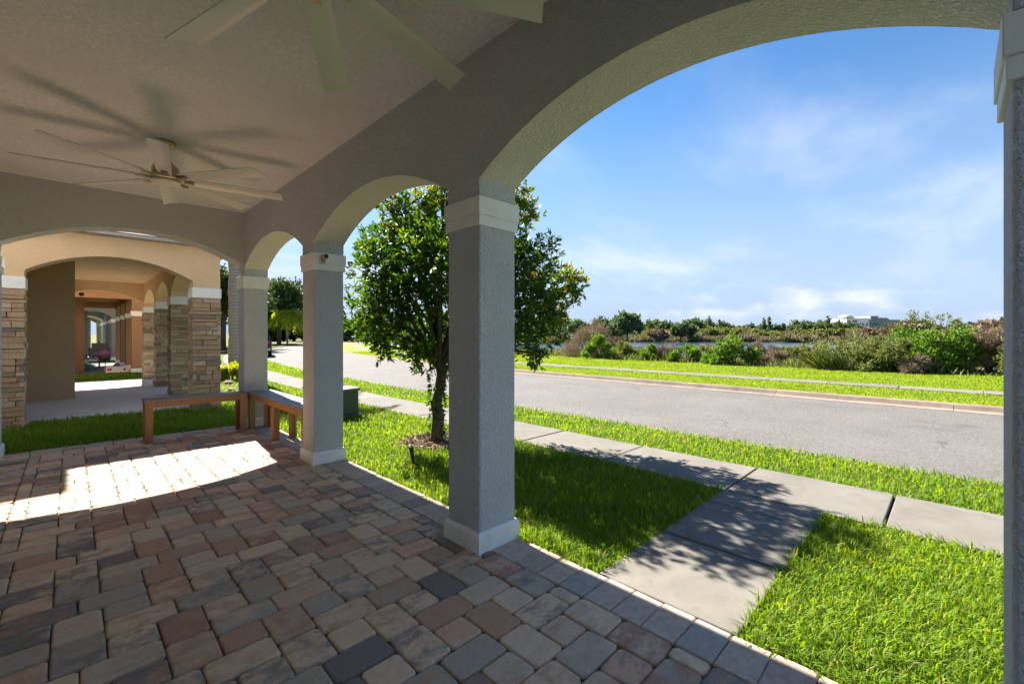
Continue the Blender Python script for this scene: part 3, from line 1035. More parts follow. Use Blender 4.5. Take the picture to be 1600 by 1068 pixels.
tan_house = neighbour('tan_house', [9.75, 12.25, 14.65, 17.40], 1.57, 0.43, 0.43, M['tan'], M['brown_tan'],
                      'tan stucco house next door with ledgestone pillars and white capitals', 'stone', -0.9, 0.07, 13.15, 2.90, -0.48, (12.97, 5.45, 2.5), wing=(0.52, 11.25))
neighbour('rust_house', [20.9, 23.4, 25.9, 28.5], 1.56, 0.36, 0.36, M['orange'], M['orange'],
          'rust orange stucco house with straight porch beams, second beyond the bench', 'lintel', 0.05, 0.29, 22.2, 2.9, -0.3, (24.0, 5.5, 2.4))
neighbour('blue_grey_house', [32.2, 34.8, 37.4, 40.0], 1.56, 0.36, 0.36, M['blue_grey'], M['blue_grey'],
          'blue grey house with pale arches glimpsed through the rust porch', 'arch', 0.3, 0.60, 33.5, 2.9, -0.1, (35.4, 5.5, 2.4))
neighbour('cream_house', [43.6, 46.2, 48.8, 51.4], 1.56, 0.36, 0.36, M['cream'], M['cream'],
          'cream stucco house at the far end of the porch row', 'arch', 0.4, 1.0, 45.5, 2.9, 0.1, (46.8, 5.5, 2.4))

# ------------------------------------------------------------------ ceiling fans
def ceiling_fan(loc, spin, label):
    f = empty('ceiling_fan', loc, label, 'ceiling fan', 'ceiling fans of the porch')
    MB().lathe([(0.075, 0.0), (0.078, -0.02), (0.062, -0.045), (0.035, -0.06), (0.018, -0.075)], 28).build('canopy', M['nickel'], f, (0, 0, 0), True)
    MB().lathe([(0.014, -0.06), (0.014, -0.19)], 14).build('downrod', M['nickel'], f, (0, 0, 0), True)
    MB().lathe([(0.02, -0.165), (0.045, -0.175), (0.055, -0.20), (0.095, -0.225), (0.105, -0.25), (0.105, -0.305), (0.085, -0.325)], 32).build('motor_housing', M['nickel'], f, (0, 0, 0), True)
    MB().lathe([(0.10, -0.318), (0.142, -0.325), (0.145, -0.345), (0.125, -0.356)], 36).build('hub_plate', M['nickel'], f, (0, 0, 0), True)
    MB().lathe([(0.112, -0.352), (0.114, -0.372), (0.095, -0.384), (0.05, -0.390)], 36).build('light_lens', M['frost'], f, (0, 0, 0), True)
    # one blade along +x, pitched
    pts = []
    secs = [(0.13, 0.050), (0.20, 0.056), (0.45, 0.062), (0.75, 0.068), (0.955, 0.073)]
    ncr = 7
    vs, fs = [], []
    for r_, hw in secs:
        for side in (1, -1):
            for k in range(ncr):
                t = -1 + 2 * k / (ncr - 1)
                camber = 0.010 * (1 - t * t)
                yy = hw * t
                zz_ = camber + side * 0.0028
                a = R(-13)
                rr = r_ + (0.018 * t if r_ > 0.9 else 0)
                vs.append((rr, yy * math.cos(a) - zz_ * math.sin(a), yy * math.sin(a) + zz_ * math.cos(a) - 0.335))
    m2 = 2 * ncr
    for i in range(len(secs) - 1):
        for k in range(ncr - 1):
            a, b = i * m2 + k, (i + 1) * m2 + k
            fs.append((a, a + 1, b + 1, b))
            fs.append((a + ncr, b + ncr, b + ncr + 1, a + ncr + 1))
        for k in (0, ncr - 1):
            a, b = i * m2 + k, (i + 1) * m2 + k
            fs.append((a, b, b + ncr, a + ncr))
    for i in (0, len(secs) - 1):
        for k in range(ncr - 1):
            a = i * m2 + k
            fs.append((a, a + 1, a + 1 + ncr, a + ncr))
    if 'blade' not in MESH:
        MESH['blade'] = MB().add(vs, fs).mesh('blade', M['blade'])
        MESH['bracket'] = MB().box(0.10, 0.215, -0.022, 0.022, -0.352, -0.343).mesh('blade_bracket', M['nickel'])
    for k in range(8):
        b = link_mesh('blade', MESH['blade'], f)
        b.rotation_euler = (0, 0, R(spin + 45 * k))
        link_mesh('blade_bracket', MESH['bracket'], b)
    return f
MESH = {}
ceiling_fan((0.62, 5.12, Z_CEIL), -10, 'champagne eight blade ceiling fan seen whole, above the benches')
ceiling_fan((0.64, 1.75, Z_CEIL), 15, 'champagne ceiling fan cut off by the top of the frame')

# ------------------------------------------------------------------ benches
def bench(loc, length, depth, height, rz, label, mid=False):
    """bench along its local x, centred, with a slatted weathered top, aprons and paired-board legs"""
    b = empty('bench', loc, label, 'bench', 'wooden benches in the porch corner', rz)
    nsl = 4
    sw = depth / nsl
    for k in range(nsl):
        MB().box(-length / 2, length / 2, -depth / 2 + k * sw + 0.003, -depth / 2 + (k + 1) * sw - 0.003, height - 0.022, height).build('seat_slat', M['wood_top'], b, (0, 0, 0), bevel=0.003)
    for s in (-1, 1):
        yy = s * (depth / 2 - 0.02)
        MB().box(-length / 2 + 0.012, length / 2 - 0.012, yy - 0.012, yy + 0.012, height - 0.093, height - 0.0225).build('apron', M['wood'], b, (0, 0, 0), bevel=0.002)
    for s in (-1, 1):
        xx = s * (length / 2 - 0.026)
        MB().box(xx - 0.012, xx + 0.012, -depth / 2 + 0.035, depth / 2 - 0.035, height - 0.092, height - 0.0225).build('end_rail', M['wood'], b, (0, 0, 0), bevel=0.002)
    for sx_ in ((-1, 1, 0) if mid else (-1, 1)):
        for sy_ in (-1, 1):
            lx, ly = sx_ * (length / 2 - 0.052), sy_ * (depth / 2 - 0.045)
            mb = MB().box(lx - 0.038, lx + 0.038, ly + sy_ * 0.011 - 0.012, ly + sy_ * 0.011 + 0.012, 0, height - 0.094)
            mb.box(lx + sx_ * 0.026 - 0.012, lx + sx_ * 0.026 + 0.012, min(ly, ly - sy_ * 0.062), max(ly - sy_ * 0.002, ly - sy_ * 0.064), 0, height - 0.094)
            mb.build('leg', M['wood'], b, (0, 0, 0), bevel=0.002)
    return b
BH = 0.535
bench((1.205, 7.19, 0), 1.13, 0.32, BH, 0, 'wooden bench standing across the end arch before the strip of grass')
bench((1.965, 6.15, 0), 2.17, 0.33, BH, R(90), 'wooden bench set lengthwise between the two far pillars on the street side', True)

# ------------------------------------------------------------------ small fittings
sc_ = root('security_camera', (1.95, 4.68, 2.15), 'small tan security camera fixed to the capital of a porch pillar', 'camera')
MB().box(1.858, 1.892, 4.655, 4.674, 2.10, 2.16).build('mount', M['sensor_tan'], sc_)
mbx = MB().tube([(1.875, 4.66, 2.165), (1.875, 4.60, 2.165)], 0.026, 14)
mbx.build('body', M['sensor_tan'], sc_, smooth=False)
MB().tube([(1.875, 4.601, 2.165), (1.875, 4.593, 2.165)], 0.020, 14).build('lens', M['black'], sc_)

pl_ = root('path_light', (2.56, 4.02, -0.03), 'short black path light stake leaning in the grass beside the paving', 'garden light')
MB().tube([(2.56, 4.02, -0.05), (2.553, 4.04, 0.07), (2.548, 4.055, 0.15)], [0.014, 0.018, 0.024], 12).build('stem', M['black'], pl_)
MB().tube([(2.548, 4.055, 0.15), (2.547, 4.058, 0.165)], [0.031, 0.029], 14).build('cap', M['dark_metal'], pl_)

ub = root('utility_box', (3.15, 7.25, 0), 'dark green utility cabinet on the lawn, half hidden behind a pillar', 'utility box')
bx0, bx1, by0, by1 = 2.86, 3.42, 7.06, 7.98
MB().box(bx0 - 0.06, bx1 + 0.06, by0 - 0.06, by1 + 0.06, -0.06, 0.03).build('pad', M['walk'], ub)
MB().box(bx0, bx1, by0, by1, 0.031, 0.42).build('cabinet', M['util_green'], ub, bevel=0.012)
lid = MB().add([(bx0 - 0.02, by0 - 0.02, 0.42), (bx1 + 0.02, by0 - 0.02, 0.42), (bx1 + 0.02, by1 + 0.02, 0.42), (bx0 - 0.02, by1 + 0.02, 0.42),
                (bx0 - 0.02, by0 - 0.02, 0.45), (bx1 + 0.02, by0 - 0.02, 0.47), (bx1 + 0.02, by1 + 0.02, 0.47), (bx0 - 0.02, by1 + 0.02, 0.45)],
               [(0, 3, 2, 1), (4, 5, 6, 7), (0, 1, 5, 4), (1, 2, 6, 5), (2, 3, 7, 6), (3, 0, 4, 7)]).build('lid', M['util_lid'], ub, bevel=0.006)
MB().box(bx0 - 0.006, bx0 + 0.002, by0 + 0.48, by0 + 0.50, 0.05, 0.41).build('door_seam', M['black'], ub)
MB().box(bx0 - 0.02, bx0 + 0.001, by0 + 0.40, by0 + 0.44, 0.22, 0.30).build('handle', M['dark_metal'], ub)

dc = root('dome_camera', (0.22, 17.3, 2.45), 'black dome camera on the tan beam under the next porch', 'camera')
MB().lathe([(0.05, 0.0), (0.055, -0.03), (0.04, -0.07), (0.015, -0.085)], 16, (0.22, 17.31, 2.52)).build('dome', M['black'], dc, smooth=True)
MB().box(0.17, 0.27, 17.35, 17.403, 2.46, 2.54).build('mount', M['dark_metal'], dc)

# things on the farther porches
bxp = root('shipping_box', (1.1, 20.75, 0), 'low white carton with red print before the rust porch', 'box')
MB().box(0.86, 1.52, 21.3, 21.75, 0.0, 0.20).build('carton', M['white_plastic'], bxp, bevel=0.006)
MB().box(0.93, 1.05, 21.290, 21.299, 0.08, 0.145).build('red_print', M['logo_red'], bxp)
MB().box(1.36, 1.42, 21.290, 21.299, 0.07, 0.14).build('dark_print', M['black'], bxp)
fl_ = root('garden_flag', (0.82, 20.2, 0), 'small purple and black garden ornament on a thin stake before the rust porch', 'garden ornament')
MB().tube([(0.86, 21.0, -0.05), (0.86, 21.0, 0.55)], 0.012, 8).build('stake', M['black'], fl_)
MB().lathe([(0.03, 0.42), (0.13, 0.46), (0.16, 0.55), (0.13, 0.62)], 12, (0.86, 21.0, 0)).build('pot', M['black'], fl_)
MB().lathe([(0.15, 0.62), (0.17, 0.68), (0.09, 0.80), (0.02, 0.86)], 12, (0.86, 21.0, 0)).build('flower_ball', M['purple'], fl_)
tb = root('storage_tub', (0.45, 23.2, 0), 'teal and white plastic tub beside the rust porch wall', 'tub')
MB().add([(0.33, 23.0, 0), (0.62, 23.0, 0), (0.62, 23.6, 0), (0.33, 23.6, 0), (0.31, 22.97, 0.30), (0.66, 22.97, 0.16), (0.66, 23.63, 0.16), (0.31, 23.63, 0.42)],
         [(0, 3, 2, 1), (4, 5, 6, 7), (0, 1, 5, 4), (1, 2, 6, 5), (2, 3, 7, 6), (3, 0, 4, 7)]).build('tub', M['teal'], tb, bevel=0.02)
MB().add([(0.36, 22.95, 0.31), (0.68, 22.95, 0.17), (0.68, 23.3, 0.17), (0.36, 23.3, 0.31), (0.36, 22.95, 0.34), (0.68, 22.95, 0.20), (0.68, 23.3, 0.20), (0.36, 23.3, 0.34)],
         [(0, 3, 2, 1), (4, 5, 6, 7), (0, 1, 5, 4), (1, 2, 6, 5), (2, 3, 7, 6), (3, 0, 4, 7)]).build('lid', M['white_plastic'], tb)
def porch_table(name, x, y, w, d, h, label, topm, legm):
    t = root(name, (x, y, 0), label, 'table')
    MB().box(x - w / 2, x + w / 2, y - d / 2, y + d / 2, h - 0.04, h).build('top', topm, t, bevel=0.005)
    for a in (-1, 1):
        for b in (-1, 1):
            MB().box(x + a * (w / 2 - 0.05) - 0.02, x + a * (w / 2 - 0.05) + 0.02, y + b * (d / 2 - 0.05) - 0.02, y + b * (d / 2 - 0.05) + 0.02, 0, h - 0.041).build('leg', legm, t)
porch_table('side_table', 0.62, 25.0, 0.55, 0.5, 0.52, 'dark little table against the rust porch wall', M['dark_metal'], M['dark_metal'])
def sofa(name, x, y, w, label, mat):
    t = root(name, (x, y, 0), label, 'sofa')
    MB().box(x - w / 2, x + w / 2, y - 0.4, y + 0.4, 0.12, 0.42).build('seat', mat, t, bevel=0.03)
    MB().box(x - w / 2, x + w / 2, y + 0.28, y + 0.45, 0.42, 0.88).build('backrest', mat, t, bevel=0.03)
    for s in (-1, 1):
        MB().box(x + s * (w / 2 + 0.06) - 0.06, x + s * (w / 2 + 0.06) + 0.06, y - 0.4, y + 0.45, 0.10, 0.62).build('armrest', mat, t, bevel=0.03)
        for q_ in (-0.3, 0.3):
            MB().box(x + s * (w / 2 - 0.05) - 0.03, x + s * (w / 2 - 0.05) + 0.03, y + q_ - 0.03, y + q_ + 0.03, 0, 0.125).build('leg', M['black'], t)
sofa('wicker_sofa', 1.33, 34.6, 0.95, 'brown wicker seat on the blue grey porch', M['wood_top'])
sofa('dark_sofa', 2.0, 48.0, 0.9, 'black outdoor sofa on the cream porch', M['sofa'])

# ------------------------------------------------------------------ vegetation builders
def trunk_and_limbs(name_parent, parent, base, top, r0, r1, mat, bends=4, g=rnd, name='trunk', seg=10):
    pts, rad = [], []
    for i in range(bends + 1):
        t = i / bends
        p = Vector(base).lerp(Vector(top), t)
        if 0 < i < bends:
            p += Vector((g.uniform(-1, 1), g.uniform(-1, 1), 0)) * r0 * 0.5
        pts.append(p)
        rad.append(r0 + (r1 - r0) * t)
    return MB().tube(pts, rad, seg).build(name, mat, parent, smooth=True)

def blob_leaves(centers, radii, n_twig, per, L, Wd, g, up=0.25, shell=0.55, squash=1.0, tint_shift=None):
    """leafy twigs spread through a set of spheres, denser towards their surface"""
    parts = []
    for ci, (c, r) in enumerate(zip(centers, radii)):
        n = max(3, int(n_twig * (r / np.mean(radii)) ** 2))
        d = unit(g.normal(size=(n, 3)))
        rr = r * (shell + (1 - shell) * g.random(n)) * (0.82 + 0.36 * g.random(n))
        P0 = c + d * rr[:, None] * np.array([1, 1, squash])
        out = d + np.array([0, 0, up]) + g.normal(scale=0.35, size=(n, 3))
        P = np.repeat(P0, per, 0)
        D = unit(np.repeat(out, per, 0)) + g.normal(scale=0.75, size=(n * per, 3))
        P = P + unit(np.repeat(out, per, 0)) * (g.random(n * per)[:, None] - 0.6) * L * 1.2
        ti = np.clip(np.repeat(g.random(n) * 0.6, per) + 0.4 * g.random(n * per) + (tint_shift[ci] if tint_shift is not None else 0), 0, 1)
        Ls = L * g.uniform(0.7, 1.25, n * per)
        parts.append(leaves(P, D, Ls, Wd * g.uniform(0.8, 1.2, n * per), g, tint=ti))
    return join_np(parts)

def cam_point(u, v, d):
    """point of the place seen at pixel u, v of the 1600 px photograph, at depth d (metres along the view)"""
    lat = d * (u - 800) / 690
    return np.array([0.70711 * (d + lat), 0.70711 * (d - lat), CAM_H + d * (523 - v) / 690])
def ground_at(u, d):
    p = cam_point(u, 523, d)
    return np.array([p[0], p[1], -0.03])

# ------------------------------------------------------------------ the tree on the front lawn
TX, TY = 3.31, 4.67
tree = root('lawn_tree', (TX, TY, 0), 'bushy broadleaf tree on the front lawn behind the middle pillar', 'tree')
lobes = [(640, 385, 70, 0.2), (600, 425, 55, -0.2), (585, 375, 38, 0.3), (575, 480, 45, 0.1), (625, 330, 46, 0.0), (690, 335, 62, 0.3), (700, 300, 34, -0.3),
         (755, 350, 66, -0.2), (815, 330, 36, 0.1), (770, 410, 76, 0.3), (835, 400, 44, -0.1), (862, 448, 46, 0.2), (895, 442, 27, 0.0),
         (825, 470, 62, -0.3), (845, 515, 46, 0.1), (862, 492, 36, 0.3), (838, 552, 22, 0.0), (650, 465, 58, -0.3), (700, 420, 72, -0.6), (705, 430, 74, 0.7),
         (690, 510, 52, 0.3), (615, 500, 38, -0.2), (570, 520, 28, 0.2), (760, 500, 60, 0.5), (665, 560, 26, 0.1), (780, 540, 38, -0.2), (660, 300, 30, 0.2), (808, 305, 26, -0.1), (640, 530, 34, 0.2), (660, 545, 30, -0.2), (715, 560, 38, 0.2), (600, 545, 22, 0.0)]
D0 = (TX + TY) * 0.70711
fw = np.array([0.70711, 0.70711, 0])
cs = np.array([cam_point(u, v, D0) + fw * dz for u, v, r_, dz in lobes])
rs = np.array([r_ * D0 / 690 for u, v, r_, dz in lobes])
tg = np.random.default_rng(3)
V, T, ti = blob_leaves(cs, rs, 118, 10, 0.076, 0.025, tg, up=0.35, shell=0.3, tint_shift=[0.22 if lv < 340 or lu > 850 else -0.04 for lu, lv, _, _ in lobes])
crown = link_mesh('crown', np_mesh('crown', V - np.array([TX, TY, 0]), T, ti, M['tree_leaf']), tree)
trunk_and_limbs(None, tree, (TX, TY, -0.05), (TX + 0.03, TY - 0.02, 1.02), 0.085, 0.062, M['bark'], 6, random.Random(4))
brn = random.Random(8)
for n, (c, r_) in enumerate(zip(cs, rs)):
    st = Vector((TX + 0.03, TY - 0.02, 0.85 + 0.25 * brn.random()))
    en = Vector(c)
    mid = st.lerp(en, 0.5) + Vector((brn.uniform(-.06, .06), brn.uniform(-.06, .06), 0.10))
    mbl = MB().tube([st, mid, en], [0.034, 0.022, 0.008], 7)
    for q_ in range(4):
        e2_ = en + Vector((brn.uniform(-1, 1), brn.uniform(-1, 1), brn.uniform(-0.4, 1))).normalized() * r_ * 0.85
        mbl.tube([mid.lerp(en, 0.3 + 0.15 * q_), e2_], [0.010, 0.003], 5)
    mbl.build('limb', M['bark'], tree, smooth=True)
# creeper leaves up the trunk
n = 420
hz = tg.random(n) ** 0.8 * 0.95
an = tg.random(n) * 2 * np.pi
P = np.stack([TX + 0.085 * np.cos(an), TY + 0.085 * np.sin(an), hz], 1)
Dd = np.stack([np.cos(an), np.sin(an), tg.normal(size=n) * 0.5], 1)
V, T, ti = leaves(P - np.array([TX, TY, 0]), Dd, 0.055 * tg.uniform(0.7, 1.3, n), 0.028, tg)
link_mesh('creeper', np_mesh('creeper', V, T, ti * 0.7, M['tree_leaf']), tree)
# mulch ring
mul = MB().prism([(TX - 0.02 + (0.46 + 0.05 * math.sin(3 * a)) * math.cos(a), TY + 0.0 + (0.44 + 0.05 * math.cos(2 * a)) * math.sin(a)) for a in [2 * math.pi * k / 28 for k in range(28)]], -0.06, 0.0).build('mulch_bed', M['soil'])
tag(mul, kind='structure')
n = 1500
rr = 0.45 * np.sqrt(tg.random(n)); an = tg.random(n) * 2 * np.pi
P = np.stack([TX + rr * np.cos(an), TY + rr * np.sin(an), 0.004 + 0.016 * tg.random(n)], 1)
Dd = np.stack([tg.normal(size=n), tg.normal(size=n), tg.normal(size=n) * 0.15], 1)
V, T, ti = leaves(P, Dd, 0.05 * tg.uniform(0.6, 1.5, n), 0.016 * tg.uniform(0.7, 1.6, n), tg, 0.1)
tag(link_mesh('mulch_chips', np_mesh('mulch_chips', V, T, ti, M['mulch'])), 'brown bark chips strewn round the lawn tree', 'mulch', kind='stuff')

# ------------------------------------------------------------------ grass blades
def grass_blades(name, pts, length, width, g, mat, z0, label):
    n = len(pts)
    an = g.random(n) * 2 * np.pi
    lean = g.uniform(0.25, 1.2, n)
    d = np.stack([np.cos(an), np.sin(an)], 1)
    side = np.stack([-np.sin(an), np.cos(an)], 1) * (width * g.uniform(0.7, 1.3, n) * 0.5)[:, None]
    L = length * g.uniform(0.55, 1.25, n)
    hz = L * np.sqrt(1 - (lean * 0.75) ** 2)
    b = np.concatenate([pts, np.full((n, 1), z0)], 1)
    m = b.copy(); m[:, :2] += d * (L * lean * 0.28)[:, None]; m[:, 2] += hz * 0.62
    t = b.copy(); t[:, :2] += d * (L * lean * 0.92)[:, None]; t[:, 2] += hz * (1.0 - 0.25 * lean)
    s3 = np.concatenate([side, np.zeros((n, 1))], 1)
    V = np.stack([b - s3 * 0.8, b + s3 * 0.8, m + s3, m - s3, t], 1).reshape(-1, 3)
    i = np.arange(n)[:, None] * 5
    T = np.concatenate([i + np.array([[0, 1, 2]]), i + np.array([[0, 2, 3]]), i + np.array([[3, 2, 4]])], 0)
    # tint drifts over patches of the lawn plus per-blade scatter
    patch = 0.5 + 0.25 * np.sin(pts[:, 0] * 2.1 + 1.3 * np.sin(pts[:, 1] * 1.7)) * np.sin(pts[:, 1] * 1.3 + 0.7) + 0.15 * np.sin(pts[:, 0] * 7.1 + pts[:, 1] * 5.3)
    ti = np.clip(0.45 * patch + 0.62 * g.random(n) - 0.03, 0, 0.90)
    dry = 0.03 + 0.22 * np.clip(np.sin(pts[:, 0] * 3.3 + 2.0 * np.sin(pts[:, 1] * 0.9)) * np.sin(pts[:, 1] * 2.7 + 1.1) - 0.72, 0, 1)
    ti = np.where(g.random(n) < dry, 1.0, ti)
    me = np_mesh(name, V, T, np.repeat(ti, 5), mat)
    return tag(link_mesh(name, me), label, 'grass', kind='stuff')

def in_view(x, y, ang=57):
    d, lat = (x + y) * 0.70711, (x - y) * 0.70711
    return (d > 0.2) & (np.abs(np.degrees(np.arctan2(lat, d))) < ang)

def sample(x0, x1, y0, y1, dens_near, g, dref=3.0, power=1.5, dmin=1.0):
    """random points, thinning out with distance from the porch"""
    n = int((x1 - x0) * (y1 - y0) * dens_near)
    x, y = g.uniform(x0, x1, n), g.uniform(y0, y1, n)
    d = np.hypot(x, y)
    keep = (g.random(n) < np.minimum(1, (dref / np.maximum(d, dmin)) ** power)) & in_view(x, y)
    return x[keep], y[keep], d[keep]

gg = np.random.default_rng(21)
X, Y, Dg = sample(FL_X1 - 0.005, SW0 + 0.02, -4.5, 9.0, 7500, gg)
ok = ~((X > FL_X1 - 0.05) & (Y > WK0 + 0.015) & (Y < WK1 - 0.015)) & ~((X - TX) ** 2 + (Y - TY) ** 2 < 0.40 ** 2)
ok &= ~((X > bx0) & (X < bx1) & (Y > by0) & (Y < by1))
X, Y, Dg = X[ok], Y[ok], Dg[ok]
grass_blades('lawn_grass', np.stack([X, Y], 1), 0.088, 0.0056 * np.maximum(1, Dg / 3.5) ** 0.7, gg, M['grass'], -0.035, 'bright green coarse lawn grass between the porch and the pavement')
X, Y, Dg = sample(SW1 - 0.015, RD0 + 0.05, -4.5, 12.0, 5600, gg)
grass_blades('verge_grass', np.stack([X + np.array([bend(q_) for q_ in Y]), Y], 1), 0.07, 0.006 * np.maximum(1, Dg / 3.5) ** 0.7, gg, M['grass'], -0.04, 'green grass strip between the near pavement and the road')
# the strips between houses and the lawn farther up the street
pp = []
X, Y, Dg = sample(-1.6, 2.3, 7.58, 10.15, 5200, gg, 5.0, 1.2)
ok = ~((X < -0.44) & (Y > 9.7)) & ~((X > 1.55) & (X < 2.02) & (Y > 9.7))
pp.append((X[ok], Y[ok], Dg[ok]))
X, Y, Dg = sample(2.0, SW0 + 0.02, 9.0, 24.0, 3600, gg, 5.0, 1.2)
pp.append((X + 0.0, Y, Dg))
X, Y, Dg = sample(-0.5, 2.0, 17.75, 21.2, 2200, gg, 6.0, 1.2)
pp.append((X, Y, Dg))
X, Y, Dg = sample(SW1, RD0 + 0.05, 12.0, 30.0, 2600, gg, 5.0, 1.2)
pp.append((X + np.array([bend(q_) for q_ in Y]), Y, Dg))
X, Y, Dg = [np.concatenate(a) for a in zip(*pp)]
grass_blades('side_grass', np.stack([X, Y], 1), 0.088, 0.0056 * np.maximum(1, Dg / 4.5) ** 0.7, gg, M['grass'], -0.035, 'grass between the houses and along the lots farther up the street')
X, Y, Dg = sample(RD1 + 0.2, FS0 + 0.03, -6, 34, 1500, gg, 14, 1.0)
X2, Y2, D2 = sample(FS1 - 0.03, BUSH_X + 1.0, -8, 36, 1300, gg, 16, 1.0)
X, Y, Dg = np.concatenate([X, X2]), np.concatenate([Y, Y2]), np.concatenate([Dg, D2])
grass_blades('far_grass', np.stack([X + np.array([bend(q_) for q_ in Y]), Y], 1), 0.062, 0.013 * np.maximum(1, Dg / 14) ** 0.6, gg, M['far_grass'], -0.03, 'mown yellow green grass across the road')

# ------------------------------------------------------------------ brush along the pond
def bush(name, u, d, wpx, hpx, mat, label, cat, seed, lobes_n=14, twigs=70, per=6, leaf=0.11, lw=0.05, up=0.5, stems=True, group=None, base_v=None, depth=0.7):
    g = np.random.default_rng(seed)
    base = ground_at(u, d)
    if base[2] < -0.1: base[2] = -0.1
    w, hh = wpx * d / 690, hpx * d / 690
    right = np.array([0.70711, -0.70711, 0])
    o = root(name, tuple(base), label, cat, group)
    cs, rs = [], []
    for _ in range(lobes_n):
        t = g.uniform(-1, 1)
        env = math.sqrt(max(0.05, 1 - abs(t) ** 2.2)) * g.uniform(0.75, 1.05)
        r_ = hh * g.uniform(0.16, 0.27)
        zc_ = g.uniform(0.18, max(0.25, env)) * hh
        zc_ = min(zc_, max(hh * env - r_ * 0.8, r_ * 0.6))
        c = right * t * max(w / 2 - r_ * 0.7, 0.05) + fw * g.uniform(-1, 1) * w * 0.5 * depth * 0.6
        cs.append(np.array([c[0], c[1], zc_])); rs.append(r_)
    V, T, ti = blob_leaves(np.array(cs), np.array(rs), twigs, per, leaf, lw, g, up=up, shell=0.3)
    link_mesh('foliage', np_mesh('foliage', V, T, ti, mat), o)
    if stems:
        mb = MB()
        for c, r_ in zip(cs, rs):
            st = Vector((c[0] * 0.25, c[1] * 0.25, -0.05))
            en = Vector((c[0], c[1], c[2]))
            mb.tube([st, st.lerp(en, 0.55) + Vector((0, 0, 0.08 * hh)), en], [0.022, 0.014, 0.006], 5)
        mb.build('stems', M['bark'], o, (0, 0, 0))
    return o

bush('dry_shrub', 925, 27.5, 100, 58, M['bush_dry'], 'large leafless brown shrub left of the green pondside bushes', 'shrub', 31, 24, 90, 5, 0.20, 0.018, 0.8)
bush('green_bush', 943, 25.3, 74, 38, M['bush_green'], 'broad green bush in front of the brown shrub', 'bush', 32, 16, 80, 6)
bush('green_bush', 1012, 23.6, 38, 27, M['bush_green'], 'smallest round green bush by the pond', 'bush', 33, 10, 60, 6)
bush('green_bush', 1071, 22.2, 56, 34, M['bush_green'], 'middle sized green bush right of the smallest one', 'bush', 34, 12, 70, 6)
bush('green_bush', 1146, 20.4, 88, 48, M['bush_green'], 'tall green bush with a bare right side by the pond', 'bush', 35, 18, 80, 6)
bush('dry_shrub', 1215, 20.0, 60, 24, M['bush_dry'], 'low brown brush in front of the right end of the water', 'shrub', 36, 12, 70, 5, 0.18, 0.016, 0.9)
bush('olive_bush', 1385, 16.6, 110, 60, M['bush_olive'], 'olive and brown brush below the far white building', 'bush', 37, 20, 95, 6, 0.11, 0.035, 0.7)
bush('green_bush', 1475, 16.0, 130, 78, M['bush_green'], 'largest green bush beside the right pillar', 'bush', 38, 26, 110, 6, 0.10, 0.045)
bush('dry_shrub', 1545, 15.4, 90, 74, M['bush_dry'], 'dry brown brush next to the right pillar', 'shrub', 39, 20, 95, 5, 0.17, 0.016, 0.6)
bush('olive_bush', 1440, 15.8, 90, 34, M['bush_dry'], 'low brown tangle before the largest green bush', 'bush', 40, 14, 80, 5, 0.17, 0.016, 0.4)
bush('olive_bush', 1345, 18.4, 100, 50, M['bush_olive'], 'olive brush rising behind the spiky plant', 'bush', 42, 16, 90, 6, 0.11, 0.035, 0.7)
bush('green_bush', 1425, 17.6, 90, 66, M['bush_green'], 'green bush under the thin tall weeds, left of the largest bush', 'bush', 43, 18, 100, 6, 0.10, 0.04)
bush('olive_bush', 1620, 14.0, 110, 72, M['bush_olive'], 'olive brush hidden behind the right pillar', 'bush', 41, 18, 90, 6, 0.11, 0.04)
for k, (u, d, w_, h_, mt, lb) in enumerate((
        (985, 25.0, 66, 30, 'bush_olive', 'low olive brush right of the broad green bush'),
        (1040, 24.2, 50, 27, 'bush_dry', 'low brown brush between the two smaller green bushes'),
        (1098, 22.6, 54, 30, 'bush_olive', 'low olive brush left of the tall green bush'),
        (1190, 21.0, 56, 34, 'bush_dry', 'bare twiggy brush at the right side of the tall green bush'),
        (1245, 20.2, 66, 36, 'bush_olive', 'olive brush where the water ends on the right'),
        (1280, 19.4, 70, 40, 'bush_olive', 'taller olive brush left of the spiky plant'),
        (1510, 15.9, 100, 60, 'bush_olive', 'olive brush between the largest green bush and the right pillar'))):
    bush('pond_brush', u, d, w_, h_, M[mt], lb, 'brush', 140 + k, 16, 85, 6, 0.12, 0.03 if mt == 'bush_olive' else 0.016, 0.8)
# fan of spiky stalks
sp = root('spiky_plant', tuple(ground_at(1322, 17.6)), 'clump of long spiky pale green fronds fanning out at the lawn edge', 'plant')
g = np.random.default_rng(44)
n = 520
right = np.array([0.70711, -0.70711, 0])
px_ = g.uniform(-1.15, 1.15, n)
P = right * px_[:, None] + fw * g.uniform(-0.6, 0.6, n)[:, None]
Dd = right * (px_ * 0.55 + g.normal(scale=0.35, size=n))[:, None] + fw * g.normal(scale=0.3, size=n)[:, None] + np.array([0, 0, 1.0])
V, T, ti = leaves(P, Dd, g.uniform(0.6, 1.25, n), 0.022, g, 0.15, droop=0.15)
link_mesh('fronds', np_mesh('fronds', V, T, ti, M['bush_olive']), sp)
n = 2600
P = right * g.uniform(-1.4, 1.4, n)[:, None] + fw * g.uniform(-0.6, 0.6, n)[:, None] + np.array([0, 0, 1]) * (g.random(n) ** 1.3 * 1.15)[:, None]
V, T, ti = leaves(P, g.normal(size=(n, 3)) + np.array([0, 0, 0.7]), 0.13, 0.035, g)
link_mesh('undergrowth', np_mesh('undergrowth', V, T, ti, M['bush_olive']), sp)
